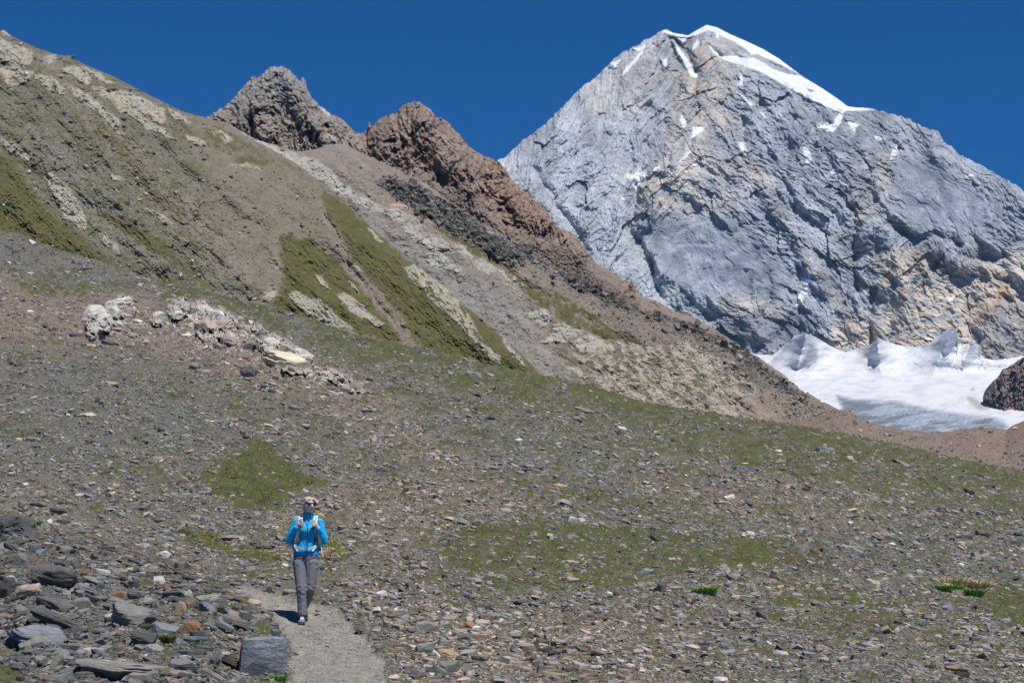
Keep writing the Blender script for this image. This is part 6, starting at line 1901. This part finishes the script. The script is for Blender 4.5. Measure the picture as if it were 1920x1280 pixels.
def ribbon(name, pts, width, thick, mat, parent, wdir=(1, 0, 0)):
    """strap: a flat band along points"""
    V = []; Fq = []
    pts = [Vector(p) for p in pts]
    for i, p in enumerate(pts):
        t = (pts[min(i + 1, len(pts) - 1)] - pts[max(i - 1, 0)]).normalized()
        w = Vector(wdir); w = (w - t * w.dot(t)).normalized(); nn = t.cross(w)
        for a, b in ((-1, -1), (1, -1), (1, 1), (-1, 1)):
            V.append(p + w * (a * width / 2) + nn * (b * thick / 2))
    for i in range(len(pts) - 1):
        for k in range(4):
            a = i * 4 + k; b = i * 4 + (k + 1) % 4
            Fq.append((a, b, b + 4, a + 4))
    e = len(pts) * 4
    Fq += [(3, 2, 1, 0), (e - 4, e - 3, e - 2, e - 1)]
    me = bpy.data.meshes.new(name); me.from_pydata([tuple(v) for v in V], [], Fq)
    me.polygons.foreach_set('use_smooth', np.full(len(Fq), False))
    me.update(); me.materials.append(mat)
    o = bpy.data.objects.new(name, me); COL.objects.link(o); o.parent = parent
    return o


def hiker():
    fx, fy = 566, 1163
    P = Vector(slope_P(np.array([fx]), np.array([fy]))[0]); D = float(slope_D(np.array([fx]), np.array([fy]))[0])
    mpp = D / F; K = mpp / .00697
    root = bpy.data.objects.new("person", None); COL.objects.link(root)
    root.location = P + Vector((0, .05, -.055)); root.scale = (K, K, K)
    tag(root, "blonde woman hiker in blue jacket, grey trousers and mirrored sunglasses walking on the trail", "person")
    skin = plain_mat("skin", (.70, .49, .41), .55, var=.06, scale=20)
    n = skin.node_tree.nodes; n['Principled BSDF'].inputs['Subsurface Weight'].default_value = .08
    n['Principled BSDF'].inputs['Subsurface Scale'].default_value = .01
    blue = plain_mat("jacket_fabric", (.004, .37, .72), .6, bump=.25, scale=35, var=.07)
    navy = plain_mat("zip_fabric", (.01, .04, .16), .5)
    grey = plain_mat("trouser_fabric", (.155, .155, .18), .75, bump=.2, scale=30, var=.1)
    hairm = plain_mat("blonde_hair", (.55, .45, .32), .5, bump=.6, scale=90, var=.3)
    lens = plain_mat("mirror_lens", (.02, .06, .30), .08, spec=.9, metal=.8, var=.0)
    frame = plain_mat("glasses_frame", (.03, .04, .09), .3)
    lip = plain_mat("lip", (.50, .18, .15), .5)
    boot = plain_mat("boot_leather", (.16, .16, .17), .7, bump=.3, scale=50)
    sole = plain_mat("boot_sole", (.045, .045, .045), .8)
    gm = .02                                        # rise of the ground under the rear foot
    # joints
    pelvis = (.018, .16, .90); chest = (.045, .14, 1.22); neck0 = (.05, .145, 1.40); neck1 = (.055, .13, 1.49)
    hipL, kneeL, ankL = (-.065, .15, .88), (-.02, .045, .475), (-.005, .065, .11)
    hipR, kneeR, ankR = (.095, .15, .88), (.088, .09, .465), (-.03, .46, .20)
    shL, elL, wrL = (-.108, .15, 1.35), (-.200, .13, 1.105), (-.085, .01, 1.285)
    shR, elR, wrR = (.198, .15, 1.35), (.255, .13, 1.105), (.185, .01, 1.27)
    hc = Vector((.062, .115, 1.575))
    yawH = R(26); ch, sh = math.cos(yawH), math.sin(yawH)

    def hd(x, y, z):
        """head space: y negative is the front; turned towards her left"""
        x *= 1.07; y *= 1.07; z = z * 1.07 - .004
        return (hc.x + x * ch - y * sh, hc.y + x * sh + y * ch, hc.z + z)
    body = []
    body += [[(hd(0, .012, .035), (.074, .086, .075)), (hd(0, -.01, -.02), (.066, .075, .07))],
             [(hd(0, -.01, -.02), (.06, .068, .06)), (hd(0, -.042, -.078), (.026, .026, .02))],
             [(hd(0, -.083, .012), (.011, .01, .012)), (hd(0, -.101, -.022), (.012, .012, .009))],
             [(hd(-.018, -.075, -.02), (.02, .014, .016)), (hd(.018, -.075, -.02), (.02, .014, .016))],
             [(hd(-.016, -.079, -.050), (.008, .007, .006)), (hd(.016, -.079, -.050), (.008, .007, .006))],
             [(hd(0, -.070, -.082), (.016, .014, .012)), (hd(0, -.04, -.08), (.026, .024, .018))],
             [(hd(-.074, .012, .004), (.008, .014, .022)), (hd(-.078, .018, -.012), (.007, .011, .014))],
             [(hd(.074, .012, .004), (.008, .014, .022)), (hd(.078, .018, -.012), (.007, .011, .014))]]
    body += chain((neck1, .047), (neck0, .052), ((.047, .145, 1.34), (.10, .065, .06)))
    body += [[((-.05, .15, 1.345), .05), ((.14, .15, 1.345), .05), ((.05, .15, 1.10), (.11, .075, .08))],
             [((.045, .15, 1.10), (.11, .075, .08)), ((.02, .155, .93), (.135, .085, .08))]]
    for s, e, w in ((shL, elL, wrL), (shR, elR, wrR)):
        body += chain((s, .05), (e, .038), (w, .026))
    body += chain((hipL, .08), (kneeL, .05), (ankL, .036), ((-.004, -.03, .045), (.024, .04, .016)))
    body += chain((hipR, .08), (kneeR, .05), (ankR, .036), ((-.012, .38, .10), (.022, .03, .015)))
    # hands: palms held at the straps, fingers closed round them
    def hand(w, px, side):
        out = []
        palm = (w[0] + px * .022, w[1] - .018, w[2] + .042)
        out.append([(w, .024), (palm, (.026, .017, .034))])
        for i, (ln, dz) in enumerate(((.030, .030), (.034, .013), (.031, -.004), (.024, -.020))):
            k0 = (palm[0] + px * .020, palm[1] - .012, palm[2] + dz)
            k1 = (k0[0] + px * ln * .75, k0[1] - .010, k0[2] + .003)
            k2 = (k1[0] + px * .006, k1[1] + .020, k1[2] - .002)
            out += [[(k0, .0092), (k1, .0082)], [(k1, .0082), (k2, .0072)]]
        t0 = (palm[0] + px * .006, palm[1] - .004, palm[2] + .034)
        t1 = (t0[0] + px * .020, t0[1] - .014, t0[2] + .016); t2 = (t1[0] + px * .014, t1[1] + .002, t1[2] + .006)
        out += [[(t0, .010), (t1, .0092)], [(t1, .0092), (t2, .0082)]]
        return out
    body += hand(wrL, 1, 0) + hand(wrR, -1, 1)
    blob("body", body, skin, root, voxel=.0042, smooth=2)
    # lips
    blob("lips", [[(hd(-.014, -.0855, -.049), (.007, .004, .0035)), (hd(.014, -.0855, -.049), (.007, .004, .0035))]], lip, root, voxel=.002, smooth=1)

    # jacket
    def folds(co):
        x, z, y = co[:, 0], co[:, 2], co[:, 1]
        f = .006 * fbm(x * 16 + z * 5, z * 22 + y * 9, 3, .6, 901) + .005 * np.abs(fbm(x * 9 - z * 8, z * 12 + x * 10, 3, .6, 907))
        return f
    jk = [[((-.055, .15, 1.375), (.05, .055, .035)), ((.145, .15, 1.375), (.05, .055, .035)), ((.045, .15, 1.25), (.150, .115, .06))],
          [((.045, .15, 1.25), (.150, .115, .06)), ((.038, .15, 1.09), (.138, .10, .06))],
          [((-.012, .075, 1.235), (.07, .05, .06)), ((.105, .075, 1.235), (.07, .05, .06)), ((.045, .12, 1.15), (.12, .08, .05))],
          [((.038, .15, 1.09), (.138, .10, .06)), ((.022, .155, .94), (.172, .115, .05))],
          [((.022, .155, .94), (.172, .115, .05)), ((.02, .155, .915), (.172, .116, .022))]]
    for s, e, w in ((shL, elL, wrL), (shR, elR, wrR)):
        s2 = (s[0], s[1], s[2] - .005)
        w2 = (e[0] * .12 + w[0] * .88, e[1] * .12 + w[1] * .88, e[2] * .12 + w[2] * .88)
        m1 = tuple((s[k] + e[k]) / 2 + (0, 0, 0)[k] for k in range(3))
        jk += chain((s2, .056), (m1, .058), (e, .058), (w2, .040))
    jk += [[((.05, .14, 1.41), (.075, .07, .03)), ((.053, .135, 1.455), (.066, .064, .02))]]
    blob("jacket", jk, blue, root, voxel=.007, smooth=2, disp=folds)
    # open collar front, zip and hem details
    ribbon("zip", [(.055, .052, 1.42), (.056, .026, 1.34), (.057, .008, 1.26), (.055, .020, 1.18), (.052, .036, 1.10), (.050, .034, 1.02), (.048, .030, .95), (.048, .032, .895)], .006, .006, navy, root)
    for x0, x1 in ((-.085, -.10), (.15, .165)):
        ribbon("seam", [(x0, .050, 1.13), (x1, .058, 1.04), (x1 - .01 * (1 if x1 < 0 else -1), .068, .93)], .004, .004, navy, root)
    ribbon("hem", [(-.148, .10, .905), (-.09, .055, .897), (0, .034, .893), (.05, .030, .892), (.10, .036, .893), (.15, .065, .897), (.188, .11, .905)], .006, .004, navy, root, wdir=(0, 0, 1))
    ribbon("pocket_tag", [(-.062, .034, 1.13), (-.066, .035, 1.085)], .006, .004, plain_mat("pink_tag", (.45, .16, .40), .5), root)
    ribbon("emblem", [(-.010, .010, 1.345), (.012, .004, 1.352), (.028, .008, 1.348)], .010, .004, navy, root, wdir=(0, 0, 1))

    # trousers
    def tf(co):
        x, z, y = co[:, 0], co[:, 2], co[:, 1]
        kn = np.exp(-((z - .45) / .10) ** 2) + .7 * np.exp(-((z - .16) / .07) ** 2) + .5 * np.exp(-((z - .80) / .06) ** 2)
        return .006 * fbm(x * 14 + z * 7, z * 20 - x * 16, 3, .6, 911) * (.5 + 1.5 * kn) + .005 * kn * np.sin(z * 95 + x * 70 + 4 * fbm(x * 20, z * 10, 2, .5, 913)) * .6
    tr = [[((-.03, .155, .90), (.115, .105, .05)), ((.07, .155, .90), (.115, .105, .05)), ((-.055, .155, .82), (.092, .10, .05)), ((.095, .155, .82), (.092, .10, .05))]]
    tr += chain(((-.062, .14, .82), (.096, .105, .06)), ((-.042, .085, .62), (.080, .085, .06)), ((kneeL[0] - .005, kneeL[1], kneeL[2]), (.070, .072, .06)),
                ((-.012, .055, .29), (.064, .070, .05)), ((-.004, .055, .135), (.066, .080, .022)))
    tr += chain(((.098, .14, .82), (.098, .105, .06)), ((.098, .11, .62), (.080, .085, .06)), ((kneeR[0], kneeR[1], kneeR[2]), (.070, .072, .06)),
                ((.03, .27, .33), (.064, .070, .05)), ((-.045, .43, .215), (.07, .065, .03)))
    blob("trousers", tr, grey, root, voxel=.007, smooth=1, disp=tf)

    # boots
    for nm, a, up, rot in (("boot", (-.004, .03, .0), 0, 0), ("boot", (-.01, .40, .06), .04, -25)):
        x, y, z = a
        b = blob(nm, [[((x, y + .035, z + .115), (.040, .045, .03)), ((x, y + .035, z + .05), (.042, .055, .035))],
                      [((x, y + .035, z + .05), (.042, .055, .035)), ((x, y - .085, z + .045), (.046, .045, .026))],
                      [((x, y - .085, z + .045), (.046, .045, .026)), ((x, y - .12, z + .038), (.038, .03, .02))]], boot, root, voxel=.006)
        s = blob("sole", [[((x, y + .055, z + .014), (.044, .045, .014)), ((x, y - .085, z + .014), (.050, .05, .014)), ((x, y - .125, z + .016), (.040, .03, .014))]], sole, b, voxel=.006, smooth=1)
        ribbon("laces", [(x, y - .105, z + .070), (x, y - .06, z + .085), (x, y - .02, z + .115)], .034, .006, plain_mat("lace", (.42, .47, .55), .6), b)

    # hair: swept back to a low tail, centre of the forehead free
    def hf_(co):
        return .0035 * fbm(co[:, 0] * 60, co[:, 2] * 22 + co[:, 1] * 30, 3, .6, 921)
    hr = [[(hd(0, .022, .036), (.080, .086, .074)), (hd(0, .03, .0), (.079, .086, .07))],
          [(hd(-.028, -.034, .070), (.044, .034, .028)), (hd(-.02, .03, .072), (.06, .05, .034))],
          [(hd(.030, -.034, .068), (.040, .032, .026)), (hd(.02, .03, .070), (.06, .05, .034))],
          [(hd(-.055, -.050, .052), (.018, .020, .020)), (hd(-.076, -.004, .012), (.012, .024, .034)), (hd(-.070, .04, -.02), (.018, .03, .04))],
          [(hd(.058, -.046, .050), (.015, .018, .018)), (hd(.077, .0, .014), (.010, .022, .03)), (hd(.070, .04, -.02), (.018, .03, .04))],
          [(hd(0, .080, -.01), (.046, .034, .045)), (hd(-.02, .100, -.085), (.028, .024, .035))],
          [(hd(-.02, .100, -.085), (.028, .024, .035)), (hd(-.035, .095, -.150), (.014, .014, .02))]]
    blob("hair", hr, hairm, root, voxel=.005, smooth=1, disp=hf_)
    # sunglasses
    g = blob("sunglasses", [[(hd(-.068, -.070, .020), (.006, .005, .006)), (hd(.068, -.070, .020), (.006, .005, .006)), (hd(0, -.092, .022), (.010, .005, .006))],
                            [(hd(-.071, -.068, .018), (.005, .005, .007)), (hd(-.078, .01, .010), (.004, .006, .005))],
                            [(hd(.071, -.068, .018), (.005, .005, .007)), (hd(.078, .01, .010), (.004, .006, .005))]], frame, root, voxel=.003, smooth=1)
    for sx in (-1, 1):
        blob("lens", [[(hd(sx * .016, -.096, .014), (.006, .004, .014)), (hd(sx * .058, -.082, .014), (.010, .004, .017)), (hd(sx * .04, -.089, -.002), (.014, .004, .010))]], lens, g, voxel=.003, smooth=1)
    blob("earring", [[(hd(-.083, .012, -.030), .004), (hd(-.083, .012, -.032), .004)]], plain_mat("pearl", (.8, .8, .78), .3), root, voxel=.002, smooth=0)

    # ---------------- backpack, carried
    bp = bpy.data.objects.new("backpack", None); COL.objects.link(bp)
    bp.location = root.location; bp.scale = root.scale
    tag(bp, "mint green and white hiking backpack worn by the hiker, seen by its straps", "backpack")
    mint = plain_mat("mint_webbing", (.12, .55, .42), .6); white = plain_mat("white_webbing", (.62, .68, .66), .6)
    pad = plain_mat("strap_pad", (.36, .52, .48), .8); teal = plain_mat("pack_fabric", (.045, .14, .135), .8, bump=.3, scale=30)
    pale = plain_mat("belt_fabric", (.42, .52, .53), .7)
    blob("pack_body", [[((-.02, .33, 1.36), (.10, .07, .05)), ((.115, .33, 1.36), (.10, .07, .05)), ((-.03, .33, 1.02), (.115, .085, .06)), ((.12, .33, 1.02), (.115, .085, .06))]], teal, bp, voxel=.009)
    for sx, cx in ((-1, -.055), (1, .155)):
        pth = [(cx, .26, 1.41), (cx - sx * .002, .16, 1.432), (cx - sx * .006, .085, 1.40), (cx - sx * .006, .042, 1.34), (cx - sx * .002, .022, 1.28), (cx + sx * .018, .022, 1.20), (cx + sx * .045, .055, 1.10), (cx + sx * .065, .14, 1.03)]
        s = ribbon("shoulder_strap", pth, .046, .012, pad, bp)
        for q in (-.024, .024):
            ribbon("piping", [(p[0] + q, p[1] - .006, p[2] + .003) for p in pth[:5]], .007, .010, white, s)
        ribbon("mint_patch", [(cx - sx * .006, .030, 1.345), (cx - sx * .004, .014, 1.30)], .03, .008, mint, s)
        ribbon("hanging_webbing", [(cx + sx * .075, .10, 1.02), (cx + sx * .083, .09, .95), (cx + sx * .10, .085, .895)], .012, .005, white, bp)
    ribbon("chest_strap", [(-.055, .016, 1.278), (-.02, .004, 1.282), (.05, -.004, 1.275), (.10, .000, 1.262), (.152, .018, 1.262)], .016, .006, mint, bp, wdir=(0, 0, 1))
    ribbon("chest_buckle", [(.105, -.006, 1.262), (.135, .0, 1.26)], .022, .012, plain_mat("black_plastic", (.03, .03, .035), .4), bp, wdir=(0, 0, 1))
    hb = ribbon("hip_belt", [(-.145, .15, 1.035), (-.135, .095, 1.025), (-.10, .052, 1.012), (-.05, .030, 1.002), (.04, .018, .995), (.10, .028, 1.0), (.14, .050, 1.01), (.175, .095, 1.022), (.185, .15, 1.035)], .030, .010, pale, bp, wdir=(0, 0, 1))
    ribbon("buckle", [(.022, .008, .995), (.062, .010, .996)], .032, .012, plain_mat("grey_plastic", (.2, .21, .22), .4), hb, wdir=(0, 0, 1))
    for sx, cx in ((-1, -.125), (1, .168)):
        ribbon("hip_wing", [(cx, .085, 1.085), (cx - sx * .02, .060, 1.02), (cx - sx * .055, .036, .965)], .034, .010, white if sx > 0 else pale, hb)
    blob("side_pocket", [[((-.148, .20, 1.02), (.03, .06, .04)), ((-.145, .20, 1.09), (.025, .05, .03))]], mint, bp, voxel=.008)
    black = plain_mat("dark_cord", (.03, .03, .03), .6)
    ribbon("drinking_tube", [(.168, .02, 1.27), (.172, .012, 1.20), (.176, .030, 1.13), (.18, .06, 1.06)], .010, .010, black, bp)


hiker()


# ------------------------------------------------------------------ the blue mountain air
def haze():
    bpy.context.view_layer.update()
    lo = Vector((1e9, 1e9, 1e9)); hi = -lo
    for o in scn.objects:
        if o.type != 'MESH': continue
        for c in o.bound_box:
            w = o.matrix_world @ Vector(c)
            for k in range(3):
                lo[k] = min(lo[k], w[k]); hi[k] = max(hi[k], w[k])
    lo.x = min(lo.x, -1600); hi.x = max(hi.x, 1600)
    lo -= Vector((5, 5, 1)); hi += Vector((5, 5, 6))
    bm = bmesh.new(); bmesh.ops.create_cube(bm, size=1)
    me = bpy.data.meshes.new("haze"); bm.to_mesh(me); bm.free()
    o = bpy.data.objects.new("haze", me); COL.objects.link(o)
    o.location = (lo + hi) / 2; o.scale = hi - lo
    m = bpy.data.materials.new("haze_air"); m.use_nodes = True
    n = m.node_tree.nodes; n.clear()
    out = n.new('ShaderNodeOutputMaterial'); v = n.new('ShaderNodeVolumePrincipled')
    v.inputs['Color'].default_value = (.32, .60, 1.0, 1)
    v.inputs['Density'].default_value = HAZE_DENSITY
    v.inputs['Anisotropy'].default_value = 0.0
    m.node_tree.links.new(v.outputs[0], out.inputs['Volume'])
    me.materials.append(m)
    tag(o, kind="stuff")


HAZE_DENSITY = 2.8e-5
haze()
